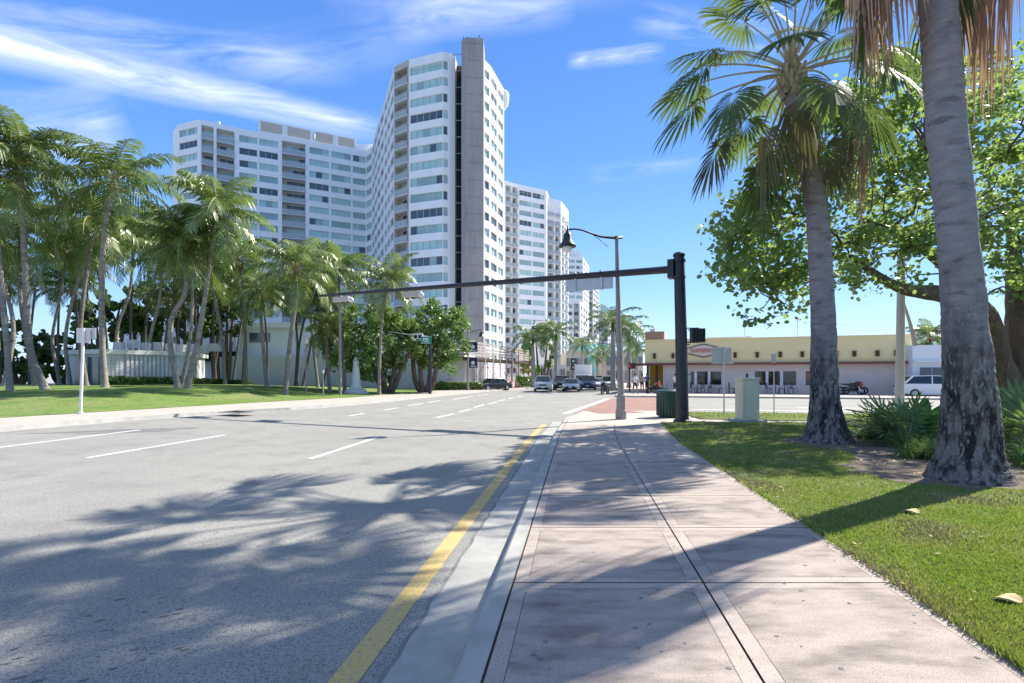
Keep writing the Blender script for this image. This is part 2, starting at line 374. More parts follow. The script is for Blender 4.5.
for (x0, y0, x1, y1, wd, st, nsc, seed, lo, hi) in (
        (-160, 12, 380, 130, .030, .85, 9, 1.0, .25, .62), (-200, 0, 330, 66, .035, .6, 7, 4.0, .35, .75),
        (60, 95, 420, 40, .05, .25, 6, 8.0, .4, .75),
        (400, 22, 565, 2, .04, .55, 8, 2.0, .35, .7), (572, 62, 660, 52, .014, .6, 12, 3.0, .3, .6),
        (590, 175, 700, 160, .02, .3, 9, 6.0, .4, .7), (-60, 150, 120, 125, .06, .55, 7, 5.0, .3, .7),
        (330, -40, 620, -60, .09, .8, 6, 7.0, .4, .7), (640, 20, 780, 40, .03, .4, 9, 9.0, .4, .7)):
    a, b = dirp(x0, y0), dirp(x1, y1)
    n_ = a.cross(b).normalized(); mid = (a+b).normalized(); t_ = n_.cross(mid).normalized()
    half = math.sin(a.angle(b)/2)
    dn = vm('DOT_PRODUCT', nrm, n_).outputs['Value']; dt = vm('DOT_PRODUCT', nrm, t_).outputs['Value']
    cb = N.new('ShaderNodeCombineXYZ'); L.new(mth('MULTIPLY', dt, 3.2), cb.inputs[0]); L.new(mth('MULTIPLY', dn, nsc*2.2), cb.inputs[1]); cb.inputs[2].default_value = seed
    nz = N.new('ShaderNodeTexNoise'); nz.inputs['Scale'].default_value = 1.6; nz.inputs['Detail'].default_value = 8; nz.inputs['Roughness'].default_value = .62; nz.inputs['Distortion'].default_value = .6
    L.new(cb.outputs[0], nz.inputs['Vector'])
    wob = mth('MULTIPLY', mth('SUBTRACT', nz.outputs['Fac'], .5), wd*.9)
    e1 = mth('SUBTRACT', 1.0, mth('DIVIDE', mth('ABSOLUTE', mth('ADD', dn, wob)), wd), clamp=True)
    e2 = mth('MULTIPLY', mth('SUBTRACT', 1.0, mth('DIVIDE', mth('ABSOLUTE', dt), half*1.15), clamp=True), 3.0, clamp=True)
    front = mth('GREATER_THAN', vm('DOT_PRODUCT', nrm, mid).outputs['Value'], 0)
    mr = N.new('ShaderNodeMapRange'); mr.inputs[1].default_value = lo; mr.inputs[2].default_value = hi; L.new(nz.outputs['Fac'], mr.inputs[0])
    k = mth('MULTIPLY', mth('MULTIPLY', mth('MULTIPLY', e1, e2), front), mth('MULTIPLY', mr.outputs[0], st))
    tot = k if tot is None else mth('ADD', tot, k)
tot = mth('MINIMUM', tot, .8)
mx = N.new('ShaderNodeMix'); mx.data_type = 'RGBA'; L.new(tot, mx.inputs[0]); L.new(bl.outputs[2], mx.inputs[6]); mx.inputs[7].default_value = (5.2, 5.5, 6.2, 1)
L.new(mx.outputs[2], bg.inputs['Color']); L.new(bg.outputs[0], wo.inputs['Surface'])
vs = scene.view_settings; vs.view_transform = 'Standard'; vs.look = 'None'; vs.exposure = 1.02; vs.gamma = 1
scene.render.film_transparent = False
try:
    scene.cycles.use_denoising = True
    scene.cycles.max_bounces = 6; scene.cycles.transparent_max_bounces = 8
except Exception: pass
# ------------------------------------------------------------------ ground, roads
RZ = -.12
mb = MB(); mb.sheet([(-2500,-60),(2500,-60),(2500,4500),(-2500,4500)], -.2); struct('ground', mb, 'ground')
mb = MB(); mb.sheet([(-70,-20),(90,-20),(90,330),(-70,330)], RZ); struct('road', mb, 'asphalt')

def kx(D):           # back of the near kerb
    return interp([(-8,-.49-.127*8),(14,-.49+.127*14),(16,1.6),(17.7,1.87),(19.5,2.15),(20.9,2.5),(23,3.07)], D)
Ds = [-8,-4,0,2,4,6,8,10,12,14,15,16,17,17.7,18.6,19.5,20.2,20.9,22,23]
K = [Vector((kx(d), d)) for d in Ds]
def offs(pl, w_):
    out = []
    for k, p in enumerate(pl):
        d = (pl[min(k+1,len(pl)-1)]-pl[max(k-1,0)]).normalized()
        out.append(p+Vector((-d.y, d.x))*w_)
    return out
# right block: base slab with dark joint bed
side_near = [(6.6,23.3),(7.8,22.6),(14.2,21.1),(30,17.6),(90,4)]
mb = MB(); mb.prism([tuple(p) for p in K]+side_near+[(90,-8)], -.19, -.012); struct('sidewalk_bed', mb, 'joint')
# kerb and gutter
mb = MB()
k0 = offs(K, .006); k1 = offs(K, .13); k2 = offs(K, .155)
for a, b in zip(range(len(K)-1), range(1, len(K))):
    seg = [(k0[a],k0[b],0,0),(k1[a],k1[b],0,0)]
    def V3(p, z): return (p.x, p.y, z)
    dz0 = -.095*sm((K[a].y-19.5)/2.5); dz1 = -.095*sm((K[b].y-19.5)/2.5)
    mb.face([V3(k0[a],dz0), V3(k0[b],dz1), V3(k1[b],dz1), V3(k1[a],dz0)])
    mb.face([V3(k1[a],dz0), V3(k1[b],dz1), V3(k2[b],dz1-.02), V3(k2[a],dz0-.02)])
    mb.face([V3(k2[a],dz0-.02), V3(k2[b],dz1-.02), V3(k2[b],-.13), V3(k2[a],-.13)])
    mb.face([V3(k0[a],dz0), V3(k0[a],-.13), V3(k0[b],-.13), V3(k0[b],dz1)])
struct('kerb', mb, 'kerb')
mb = MB()
g0 = offs(K, .163); g1 = offs(K, .56)
rg = []
for k, p in enumerate(K):
    rg.append(p)
# gutter with a broken outer edge
fine = [Vector((kx(-6+i*.12), -6+i*.12)) for i in range(int(25/.12))]
fa = offs(fine, .163); fb = offs(fine, .565)
fb = [p+Vector((-.03*mnoise.noise(Vector((p.y*3,0,0)))-.022*mnoise.noise(Vector((p.y*11,5,0))), 0)) for p in fb]
mb.strip(fa, fb, -.114); struct('gutter', mb, 'kerb')
mb = MB()
fc = [p+Vector((-.03-.03*mnoise.noise(Vector((p.y*6,9,0))), 0)) for p in fb]
mb.strip([p+Vector((.0,0)) for p in fb], fc, -.1165); struct('asphalt_edge', mb, 'patch')
# yellow edge line
ya = offs(fine[:int(25/.12)-8], .70); yb = offs(fine[:int(25/.12)-8], .865)
mb = MB(); mb.strip(ya, yb, -.1155); struct('lane_marking', mb, 'yellow')
# painted lane dashes
mb = MB()
def dash(x0, y0, x1, y1, w_=.11):
    a, b = G(x0, y0, RZ), G(x1, y1, RZ); d = (b-a).normalized(); s = Vector((-d.y, d.x, 0))*w_/2
    z = RZ+.004
    mb.face([(a-s)[:2]+(z,), (b-s)[:2]+(z,), (b+s)[:2]+(z,), (a+s)[:2]+(z,)][::-1])
def V2(p): return (p.x, p.y)
for q in ((87,458,225,435),(310,459,378,437.3),(-60,455,140,430),(349,416,364,413.5),(384,410,399,407.8),(408,405.8,423,403.4),(437,417.6,453,414),
          (459,412,471,409.2),(474,407.5,484,404.8),(488,404,497,402),(499,401,505,399.8),(508,399,514,397.8),(453,399.5,473,396.2),(428,402.6,440,400.6),(478,395.6,489,394),(517,397,523,396)):
    a, b = G(q[0],q[1],RZ), G(q[2],q[3],RZ); d = (b-a).normalized(); wd = .13 if q[1] > 425 else .17
    s = Vector((-d.y, d.x, 0))*wd/2; z = RZ+.005
    mb.sheet([V2(a-s), V2(b-s), V2(b+s), V2(a+s)], z)
# crosswalk edge stripe and stop bars
for (a, b, wd) in ((Vector((2.35,23.0)), Vector((7.0,38.0)), .3), (Vector((9,26)), Vector((16,24.2)), .35), (Vector((12.5,33)), Vector((30,28.5)), .14), (Vector((15,27.3)), Vector((32,22.8)), .5)):
    d = (b-a).normalized(); s = Vector((-d.y, d.x))*wd/2
    mb.sheet([a-s, b-s, b+s, a+s], RZ+.0055)
struct('lane_marking', mb, 'lane')
# long dark patches and small tar spots on the asphalt
mb = MB()
for (x, y, L_, W_) in ((115,430.5,2.2,.35),(130,432,1.2,.25)):
    c = G(x, y, RZ)
    pts = [(c.x+math.cos(a)*L_*(1+.2*U(-1,1)), c.y+math.sin(a)*W_*(1+.3*U(-1,1))+math.cos(a)*L_*.4) for a in [k*math.pi/6 for k in range(12)]]
    mb.sheet(pts, RZ+.004)
for _ in range(70):
    x, y = random.choice([(265,530),(300,520),(45,665),(140,600),(330,480),(230,500),(60,640),(160,655)])
    c = G(x+U(-60,60), y+U(-22,22), RZ)
    l = U(.01,.04); a0 = R(35)+U(-.2,.2); 
    pts = [(c.x+math.cos(a0)*l*cx_-math.sin(a0)*l*.3*sy, c.y+math.sin(a0)*l*cx_+math.cos(a0)*l*.3*sy) for cx_, sy in ((-1,0),(-.5,1),(.6,.9),(1,0),(.5,-1),(-.6,-.8))]
    mb.sheet(pts, RZ+.004)
struct('road_dark_marks', mb, 'patch')
# brick crosswalk
mb = MB(); mb.sheet([(2.75,23.1),(7.3,38),(12.6,41),(6.5,23.6)], RZ+.009); struct('crosswalk', mb, 'paver')

# near sidewalk slabs with tooled borders
mb = MB()
def wx(u, D):
    a = kx(D); wdt = interp([(-8,2.86),(12,2.86),(16.5,3.15)], D)
    return a+u/2.86*wdt
cross = [3.9+1.42*k for k in range(-6, 10)]
cross = [c for c in cross if c > -5] ; cross = [c for c in cross if c < 15.9]+[16.6]
G1, G2 = .0075, .0018
def ring(u0, u1, d0, d1, z=0.0):
    bd = .1
    def q(a, b, c, d): 
        mb.face([(wx(a,c),c,z),(wx(b,c),c,z),(wx(b,d),d,z),(wx(a,d),d,z)])
    q(u0, u1, d0, d0+bd); q(u0, u1, d1-bd, d1); q(u0, u0+bd, d0+bd, d1-bd); q(u1-bd, u1, d0+bd, d1-bd)
    g = G2*2
    q(u0+bd+g, u1-bd-g, d0+bd+g, d1-bd-g); mb.m[-1] = 1
for d0, d1 in zip(cross, cross[1:]):
    if d0 < 9:
        ring(.012, 1.43-G1, d0+G1, d1-G1); ring(1.43+G1, 2.86, d0+G1, d1-G1)
    else:
        for (a, b) in ((.012,1.43-G1),(1.43+G1,2.86)):
            mb.face([(wx(a,d0+G1),d0+G1,0),(wx(b,d0+G1),d0+G1,0),(wx(b,d1-G1),d1-G1,0),(wx(a,d1-G1),d1-G1,0)])
for _ in range(110):
    D = 2.2+8*random.random()**1.5; x = wx(U(.15,2.75), D); l = U(.008,.022)
    mb.sheet([(x+math.cos(a_)*l*U(.7,1.1), D+math.sin(a_)*l*U(.6,.9)) for a_ in [k_*math.pi/4 for k_ in range(8)]], .0025, 2)
struct('sidewalk', mb, ['walk','walk2','patch'])
# corner plaza
mb = MB()
pl = [(kx(16.61),16.61),(kx(17.7),17.7),(kx(19.5),19.5),(kx(20.9)+.02,20.9),(3.1,23),(6.6,23.3),(6.9,21),(6.7,18.6),(30,13.2),(30,12.6),(6.5,17.75),(wx(2.86,16.61),16.61)]
mb.sheet([(p[0]+.012,p[1]) for p in pl], -.002); struct('sidewalk', mb, 'walkfar')
mb = MB(); 
for a, b in (((3.15,23.05),(6.55,23.3)),):
    pass
mb.sheet([(3.6,21.4),(5.6,21.9),(5.4,23.1),(3.3,22.95)], .003); struct('kerb_ramp', mb, 'paver')
# white ramp flare at the kerb
mb = MB(); mb.prism([(5.9,20.9),(6.55,20.9),(7.75,22.9),(6.55,23.5)], -.1, .012); struct('ramp_flare', mb, 'white')

# right lawn
def re(D): return wx(2.86, D)+.02
lawn_poly = [(re(d)+.012*math.sin(d*9), d) for d in [x*.5 for x in range(-12, 34)]]+[(6.55,17.6),(30,12.5),(30,-6)]
mb = MB(); mb.sheet(lawn_poly, .012); struct('lawn', mb, 'lawn')
mb = MB(); mb.sheet([(6.95,22.2),(6.9,18.7),(30,13.3),(60,8),(60,10),(14.2,20.9),(7.8,22.4)], .012); struct('lawn', mb, 'lawn')
mb = MB()
dp = [(5.5,8.0),(6.2,7.1),(8.3,6.9),(12,7.6),(15,11),(13,14),(9.6,13.9),(7.9,13.2),(6.6,12.7),(6.5,11.6),(6.9,10.6),(6.3,9.6),(5.6,9.0)]
pts = []
for k, p in enumerate(dp):
    q = dp[(k+1)%len(dp)]
    for i in range(14):
        t = i/14; x, y = lerp(p[0],q[0],t), lerp(p[1],q[1],t)
        pts.append((x+.35*mnoise.noise(Vector((x*2,y*2,0)))+.12*mnoise.noise(Vector((x*9,y*9,0))), y+.35*mnoise.noise(Vector((x*2,y*2,7)))+.12*mnoise.noise(Vector((x*9,y*9,7)))))
mb.sheet(pts, .018); struct('bare_soil', mb, 'dirt')
soil_poly = pts
def inside(pt, poly):
    c = False; x, y = pt; j = len(poly)-1
    for i in range(len(poly)):
        xi, yi = poly[i][0], poly[i][1]; xj, yj = poly[j][0], poly[j][1]
        if (yi > y) != (yj > y) and x < (xj-xi)*(y-yi)/(yj-yi)+xi: c = not c
        j = i
    return c
# grass blades
mb = MB()
def blade(x, y, h, z=.01):
    a = U(0, 6.283); w_ = .0035+.0006*y; l = U(-.6,.6)*h; b = U(-.6,.6)*h
    dx, dy = math.cos(a)*w_, math.sin(a)*w_
    i = len(mb.v)
    mb.v += [(x-dx, y-dy, z), (x+dx, y+dy, z), (x+l, y+b, z+h)]; mb.f.append((i, i+1, i+2)); q = mnoise.noise(Vector((x*1.3, y*1.3, 11)))+U(-.45,.45); mb.m.append(2 if q > .47 else 1 if q > .12 else 0)
cnt = 0
while cnt < 120000:
    t = random.random(); D = 2.2+15*t**1.75
    x = U(re(D)-.03, min(D*1.05+.5, 14))
    if D > 17.3: continue
    if inside((x, D), soil_poly) and random.random() < (.9 if mnoise.noise(Vector((x*1.7, D*1.7, 2))) > .1 else .985): continue
    dens = .55+.45*sm((mnoise.noise(Vector((x*.9, D*.9, 3)))+.45)*1.4)
    if random.random() > dens: continue
    edge = x < re(D)+.05
    blade(x-(U(0,.05) if edge else 0), D, (U(.015,.042)*(1+.5*mnoise.noise(Vector((x*3,D*3,5)))))+(.02 if edge else 0)); cnt += 1
for _ in range(5000):
    D = U(18.5,22); x = U(7,20)
    if D < 18.9-(x-6.9)*.23 or D > 22.3-(x-7.8)*.23: continue
    blade(x, D, U(.03,.07))
o = mb.build('grass', ['blade','blade2','straw']); tag(o, None, None, kind='stuff')
# far block beyond the side street
mb = MB()
def fk(X): return 40.5-.25*(X-13)
mb.prism([(8.2,41.5),(9.5,40.6),(13,40.5),(90,21),(90,140),(25,140),(17,90),(11.5,55)], -.19, 0); struct('sidewalk', mb, 'walkfar')
# left side: kerb, pavement, lawn
LK = [(-8,-18),(5,-17.5),(12,-16.2),(15.8,-15.5),(19.3,-14.5),(23.5,-12.6),(25.5,-10.9),(28,-9.9),(32,-8.7),(42,-6.2),(54,-3.3),(69,2.4),(91,8.4),(124,15.5),(160,23),(330,60)]
def lkx(D): return interp(LK, D)
rows = [-8,0,5,10,12,14,15.8,17.5,19.3,21,23.5,24.5,25.5,28,30,32,36,42,48,54,60,69,80,91,110,124,160,240,330]
mb = MB()
for a, b in zip(rows, rows[1:]):
    mb.face([(-70,a,0),(lkx(a)-.16,a,0),(lkx(b)-.16,b,0),(-70,b,0)])
struct('sidewalk', mb, 'walkfar')
mb = MB()
for a, b in zip(rows, rows[1:]):
    xa, xb = lkx(a), lkx(b)
    mb.face([(xa-.165,a,.006),(xa,a,.006),(xb,b,.006),(xb-.165,b,.006)])
    mb.face([(xa,a,.006),(xa+.03,a,-.13),(xb+.03,b,-.13),(xb,b,.006)])
    if a < 130: mb.face([(xa+.03,a,RZ+.005),(xa+.5,a,RZ+.005),(xb+.5,b,RZ+.005),(xb+.03,b,RZ+.005)])
struct('kerb', mb, 'kerb')
def hill(X, D):
    s = sm((-X-11)/13)*sm((D-21)/15)
    return s*(.82-.45*sm((D-42)/18))*sm((interp(LE, D)-X)/7)
LE = [(17.5,-19.6),(19.2,-18.9),(24,-17.2),(29.9,-15.1),(34,-13.2),(37,-11.9),(39,-11.2),(43,-10.6),(50,-8.5),(62,-7.2)]
mb = MB()
import bisect
rr = [17.5+.9*i for i in range(60)]
cols = 40
grid = []
for D in rr:
    e = interp(LE, D); row = []
    for c in range(cols+1):
        t = (c/cols)**1.6; X = e-(75+e)*t*1.0 if False else lerp(e, -95, t)
        row.append((X, D, .03+hill(X, D) if c else .012+hill(X, D)))
    grid.append(row)
for a in range(len(rr)-1):
    for c in range(cols):
        mb.face([grid[a][c+1], grid[a][c], grid[a+1][c], grid[a+1][c+1]])
struct('lawn', mb, 'lawnfar', smooth=True)
mb = MB()
for _ in range(900):
    if random.random() < .6: x, D = U(5.8,12), U(7,13.5)
    else:
        D = U(2.6,14); x = re(D)+random.random()**2*4.5+U(-.12,.1)
    l = U(.015,.05) if inside((x, D), soil_poly) else U(.012,.035); a_ = U(0,6.28); c, s_ = math.cos(a_)*l, math.sin(a_)*l; z = .03+U(0,.015)
    mb.face([(x-c,D-s_,z),(x+s_*.4,D-c*.4,z+.004),(x+c,D+s_,z+.01),(x-s_*.4,D+c*.4,z+.006)], random.choice((0,0,1)))
o = mb.build('leaf_litter', ['dryleaf','darkwood']); tag(o, None, None, kind='stuff')
# storm drain on the left kerb
c = G(238, 412.6, 0)
rt = root('storm_drain', 'dark iron storm drain inlet in the kerb by the park lawn', 'drain', (c.x, c.y, 0))
mb = MB(); mb.box((c.x, c.y, .012), (1.5, .8, .03), rz=-.5); mb.build('frame', 'kerb', rt)
mb = MB()
for k in range(7): mb.box((c.x-.5*math.cos(.5)+k*.17*math.cos(.5), c.y+.5*math.sin(.5)-k*.17*math.sin(.5), .035), (.09, .6, .02), rz=-.5)
mb.build('grate', 'blackmetal', rt)
# fallen leaves on the near lawn
for i, (x, y, s, lab) in enumerate(((608,0,0,''),)): pass
for (x, y, s, lab) in ((911,512,.16,'dry tan palm boot scrap lying on the grass left of the palm'),(1007,600,.17,'dry tan curled leaf lying on the grass near the right edge of the photo')):
    p = G(x, y, .03); rt = MB()
    pts = [(p.x+math.cos(a)*s*.6, p.y+math.sin(a)*s*.28, .045+.02*math.sin(a*2)) for a in [k*math.pi/5 for k in range(10)]]
    for k in range(10): rt.face([(p.x, p.y, .06), pts[k], pts[(k+1)%10]])
    for k in range(10):
        a_, b_ = pts[k], pts[(k+1)%10]; rt.face([a_, (a_[0], a_[1], a_[2]-.012), (b_[0], b_[1], b_[2]-.012), b_])
    o = rt.build('fallen_leaf', 'dryleaf'); recenter(o, (p.x, p.y, .02)); tag(o, lab, 'leaf')

# ------------------------------------------------------------------ buildings
def norm2(a, b):
    t = (Vector(b)-Vector(a)); L_ = t.length; t = t/L_
    return t, Vector((t.y, -t.x)), L_
class Bld:
    def __init__(s, name, label, loc, wall='stucco', group=None):
        s.rt = root(name, label, 'building', loc, group); s.W = MB(); s.wins = []; s.bals = []; s.wall = wall
    def window(s, p0, t, n, u0, u1, z0, z1, depth, g=None, panes=None, hbar=False):
        w = MB(); q = Vector(p0)-n*depth
        gm = g if g is not None else random.choices((0,1,2), (.55,.25,.2))[0]
        a = q+t*u0; b = q+t*u1
        k = panes or max(1, int((u1-u0)/1.3))
        for i in range(k):
            e, f_ = a.lerp(b, i/k), a.lerp(b, (i+1)/k); gg = gm if random.random() < .74 else random.choice((0,1,1,2))
            w.face([(e.x,e.y,z0),(f_.x,f_.y,z0),(f_.x,f_.y,z1),(e.x,e.y,z1)], gg)
        for i in range(k+1):
            c = q+t*lerp(u0+.05, u1-.05, i/k)+n*.05
            ang = math.atan2(t.y, t.x)
            w.box((c.x,c.y,(z0+z1)/2), (.09,.08,z1-z0), ang, 3)
        if hbar:
            c = q+t*((u0+u1)/2)+n*.045; w.box((c.x,c.y,z1-.55), (u1-u0,.07,.07), math.atan2(t.y,t.x), 3)
        s.wins.append((((a-b).length*(z1-z0))/(a.y**2), w))
    def facade(s, p0, p1, z0, fh, nf, bays, sill=.95, head=2.5, depth=.3, zb=None, zt=None, g=None, wm=0, panes=None, rec=1.5, proj=.25):
        """bays: (fraction0, fraction1, kind)"""
        t, n, L_ = norm2(p0, p1); p0 = Vector(p0)
        def pt(u, d, z): q = p0+t*u-n*d; return (q.x, q.y, z)
        def quad(u0, u1, za, zb_, d=0, m=wm): s.W.face([pt(u0,d,za),pt(u1,d,za),pt(u1,d,zb_),pt(u0,d,zb_)], m)
        ztop = z0+fh*nf
        if zb is not None and zb < z0: quad(0, L_, zb, z0)
        if zt is not None and zt > ztop: quad(0, L_, ztop, zt)
        ed = [0.0]
        for b in bays: ed += [b[0]*L_, b[1]*L_]
        ed.append(L_)
        for i in range(0, len(ed), 2):
            if ed[i+1]-ed[i] > 1e-3: quad(ed[i], ed[i+1], z0, ztop)
        for f in range(nf):
            zf = z0+f*fh
            for bi, b in enumerate(bays):
                u0, u1 = b[0]*L_, b[1]*L_; kd = b[2]
                if kd == 'w':
                    a, c = zf+sill, zf+head
                    quad(u0,u1,zf,a); quad(u0,u1,c,zf+fh)
                    s.W.face([pt(u0,0,a),pt(u1,0,a),pt(u1,depth,a),pt(u0,depth,a)], wm)
                    s.W.face([pt(u0,depth,c),pt(u1,depth,c),pt(u1,0,c),pt(u0,0,c)], wm)
                    s.W.face([pt(u0,0,a),pt(u0,depth,a),pt(u0,depth,c),pt(u0,0,c)], wm)
                    s.W.face([pt(u1,depth,a),pt(u1,0,a),pt(u1,0,c),pt(u1,depth,c)], wm)
                    s.window(p0, t, n, u0, u1, a, c, depth, g, panes, hbar=(f == nf-1))
                else:
                    s.W.face([pt(u0,0,zf),pt(u0,rec,zf),pt(u0,rec,zf+fh),pt(u0,0,zf+fh)], wm)
                    s.W.face([pt(u1,rec,zf),pt(u1,0,zf),pt(u1,0,zf+fh),pt(u1,rec,zf+fh)], wm)
                    quad(u0,u1,zf+2.45,zf+fh,rec,1); quad(u0,u0+.18*(u1-u0),zf,zf+2.45,rec,1)
                    s.window(p0, t, n, u0+.18*(u1-u0), u1, zf+.05, zf+2.45, rec, random.choice((1,2,2,0)))
                    w = MB(); ang = math.atan2(t.y, t.x)
                    c = p0+t*((u0+u1)/2)-n*(rec-proj)/2+n*0.0
                    c = p0+t*((u0+u1)/2)+n*(proj-rec)/2
                    w.box((c.x,c.y,zf-.11), (u1-u0-.02, rec+proj-.01, .22), ang, 0)
                    c2 = p0+t*((u0+u1)/2)+n*(proj-.05)
                    w.box((c2.x,c2.y,zf+1.02), (u1-u0-.02,.07,.07), ang, 0)
                    nb = max(3, int((u1-u0)/.35))
                    for j in range(nb+1):
                        e = p0+t*lerp(u0+.04,u1-.04,j/nb)+n*(proj-.05); w.box((e.x,e.y,zf+.5), (.035,.035,1.0), ang, 0)
                    w.box((c2.x+n.x*-.03,c2.y+n.y*-.03,zf+.52), (u1-u0-.05,.02,.8), ang, 1)
                    s.bals.append(((u1-u0)/(c.y**2), w))
                    if f == nf-1: s.W.face([pt(u0,rec,ztop),pt(u1,rec,ztop),pt(u1,0,ztop),pt(u0,0,ztop)], wm)
    def finish(s, roofpoly=None, zr=None, extra=('stuccobeige',)):
        if roofpoly:
            s.W.sheet(roofpoly, zr-.6, 0)
        s.W.build('wall', [s.wall, *extra], s.rt)
        for lst, nm, mats in ((s.wins,'window',['glass_a','glass_b','glass_c','mull']), (s.bals,'balcony',['rail','railglass'])):
            lst.sort(key=lambda x: -x[0])
            for a, w in lst[:100]: w.build(nm, mats, s.rt)
            if len(lst) > 100:
                w = MB()
                for a, q in lst[100:]:
                    i = len(w.v); w.v += q.v; w.f += [tuple(i+k for k in f) for f in q.f]; w.m += q.m
                o = w.build(nm, mats, s.rt); o['kind'] = 'stuff'
        return s.rt
def X_(x, D): return (x-CX)/F*D

# main Y-shaped tower
HT = 59.7
def rp(x, y, H=HT):
    D = (H-CH)*F/(HY-y); return (X_(x, D), D)
T = Bld('apartment_tower', 'tall white Y shaped apartment tower with bare concrete shaft on its near corner', (-14,94,0))
A_=(X_(173,124),124); A=rp(178,124.5); B=rp(200,119.2); C=rp(237,127.8); Dd=rp(281,135.6); E=rp(307,140); F1=rp(330,144.5); F2=rp(352,148.7); Gg=rp(366,151.2)
H1=rp(372,146); H2=rp(377,126); H3=rp(384,102); I=rp(394,67); J=rp(409,59.5); Kk=rp(443,51.5); L1=rp(449.5,53.5); L2=rp(455,56)
fh=2.92; nf=19; z0=59.7-1.55-fh*nf+.42
kw=dict(z0=z0, fh=fh, nf=nf, zb=-.5, zt=HT)
T.facade(A_, A, bays=[], **kw)
T.facade(A, B, bays=[(.06,.88,'w')], **kw)
T.facade(B, C, bays=[(.04,.36,'b'),(.44,.93,'b')], **kw)
T.facade(C, Dd, bays=[(.05,.45,'w'),(.5,.93,'w')], **kw)
T.facade(Dd, E, bays=[(.04,.94,'b')], **kw)
T.facade(E, F1, bays=[(.1,.95,'w')], **kw)
T.facade(F1, F2, bays=[(.06,.95,'w')], **kw)
T.facade(F2, Gg, bays=[(.06,.98,'w')], **kw)
T.facade(Gg, H1, bays=[(.04,.94,'w')], **kw)
T.facade(H1, H2, bays=[(.04,.46,'w'),(.52,.95,'w')], **kw)
T.facade(H2, H3, bays=[(.05,.45,'w'),(.52,.93,'w')], **kw)
T.facade(H3, I, bays=[(.05,.3,'w'),(.36,.6,'w'),(.66,.95,'w')], **kw)
T.facade(I, J, bays=[(.04,.9,'b')], wm=1, **{**kw})
T.facade(J, Kk, bays=[(.03,.985,'w')], **kw)
T.facade(Kk, L1, bays=[(.06,.75,'w')], **kw)
T.facade(L1, L2, bays=[], **kw)
Nn=(X_(484,95.5),95.5); O1=(X_(490.5,97.5),97.5); O2=(X_(504,105.5),105.5); O3=(X_(500,114),114)
T.facade(Nn, O1, bays=[(.08,.85,'w')], **kw)
T.facade(O1, O2, bays=[(.04,.46,'w'),(.54,.93,'w')], **kw)
T.facade(O2, O3, bays=[], **kw)
back=[(O3[0],135),(-20,150),(X_(172,135),140)]
# dark slot and closing walls
T.W.face([(L2[0],L2[1],-.5),(L2[0]+.1,97,-.5),(L2[0]+.1,97,HT),(L2[0],L2[1],HT)],0)
T.W.face([(L2[0],96.4,-.5),(Nn[0],96.6,-.5),(Nn[0],96.6,56),(L2[0],96.4,56)],2)
rest=[O3]+back+[A_]
for a,b in zip(rest, rest[1:]):
    T.W.face([(a[0],a[1],-.5),(b[0],b[1],-.5),(b[0],b[1],HT),(a[0],a[1],HT)],0)
poly=[A_,A,B,C,Dd,E,F1,F2,Gg,H1,H2,H3,I,J,Kk,L1,L2,(L2[0],96.4),(Nn[0],96.6),Nn,O1,O2,O3]+back
T.finish(poly, HT, extra=('stuccobeige','black'))
# rounded cap at the right corner of the roof
mb=MB(); mb.lathe((O2[0]-.15,O2[1]+.9,HT-3.6), [(.5,0),(1.0,.8),(1.15,2.0),(1.15,3.2),(.9,3.55)], 20); mb.build('roof_turret','stucco',T.rt,smooth=True)
# concrete shaft
xs0,xs1=X_(461,91.5),X_(483.5,91.5)
mb=MB(); 
mb.prism([(xs0,92.2),(xs0+.9,91.2),(xs1,91.6),(xs1,96.3),(xs0,96.1)],-.5,61.0)
o=mb.build('concrete_shaft','rawconc',T.rt)
mb=MB()
for z in range(3,61,3):
    mb.box(((xs0+xs1)/2+.4,91.32,z),(xs1-xs0-1.0,.06,.08),rz=.115); mb.box((xs0-.9,94.5,z),(1.6,.1,.1))
mb.build('formwork_line','rawconc',o)
mb=MB()
for (x,h) in ((.3,1.2),(1.2,.8),(3.3,1.5),(4.0,.9)): mb.box((xs0+x*.9,93,61.0+h/2),(.12,.12,h),tilt=Matrix.Rotation(.25,3,'Y') if x==3.3 else None)
mb.build('roof_antenna','blackmetal',T.rt)
# penthouse
ph=[rp(258,131.5),rp(285,136.5),rp(313,142),rp(336,146.3),rp(357,150.2)]
mb=MB()
for a,b in zip(ph,ph[1:]):
    t,n,L_=norm2(a,b); c=(Vector(a)+Vector(b))/2-n*3
    mb.box((c.x,c.y,HT+1.6),(L_-.05,5,3.2),math.atan2(t.y,t.x),0)
    c2=(Vector(a)+Vector(b))/2-n*.46; mb.box((c2.x,c2.y,HT+1.7),(L_-1.2,.06,2.3),math.atan2(t.y,t.x),1)
mb.build('penthouse',['stucco','stuccobeige'],T.rt)
mb=MB(); c=rp(366,151.2); mb.box((c[0]-2,c[1]+2,HT+.9),(7,4,1.8)); mb.build('penthouse','stucco',T.rt)
mb=MB()
for (x,y) in ((395,62),(400,60),(449,50),(312,130),(345,150),(216,118)):
    p=rp(x,y+6); mb.box((p[0],p[1]+1.2,HT+.5),(.5,.5,1.2))
mb.build('roof_vent','galv',T.rt)

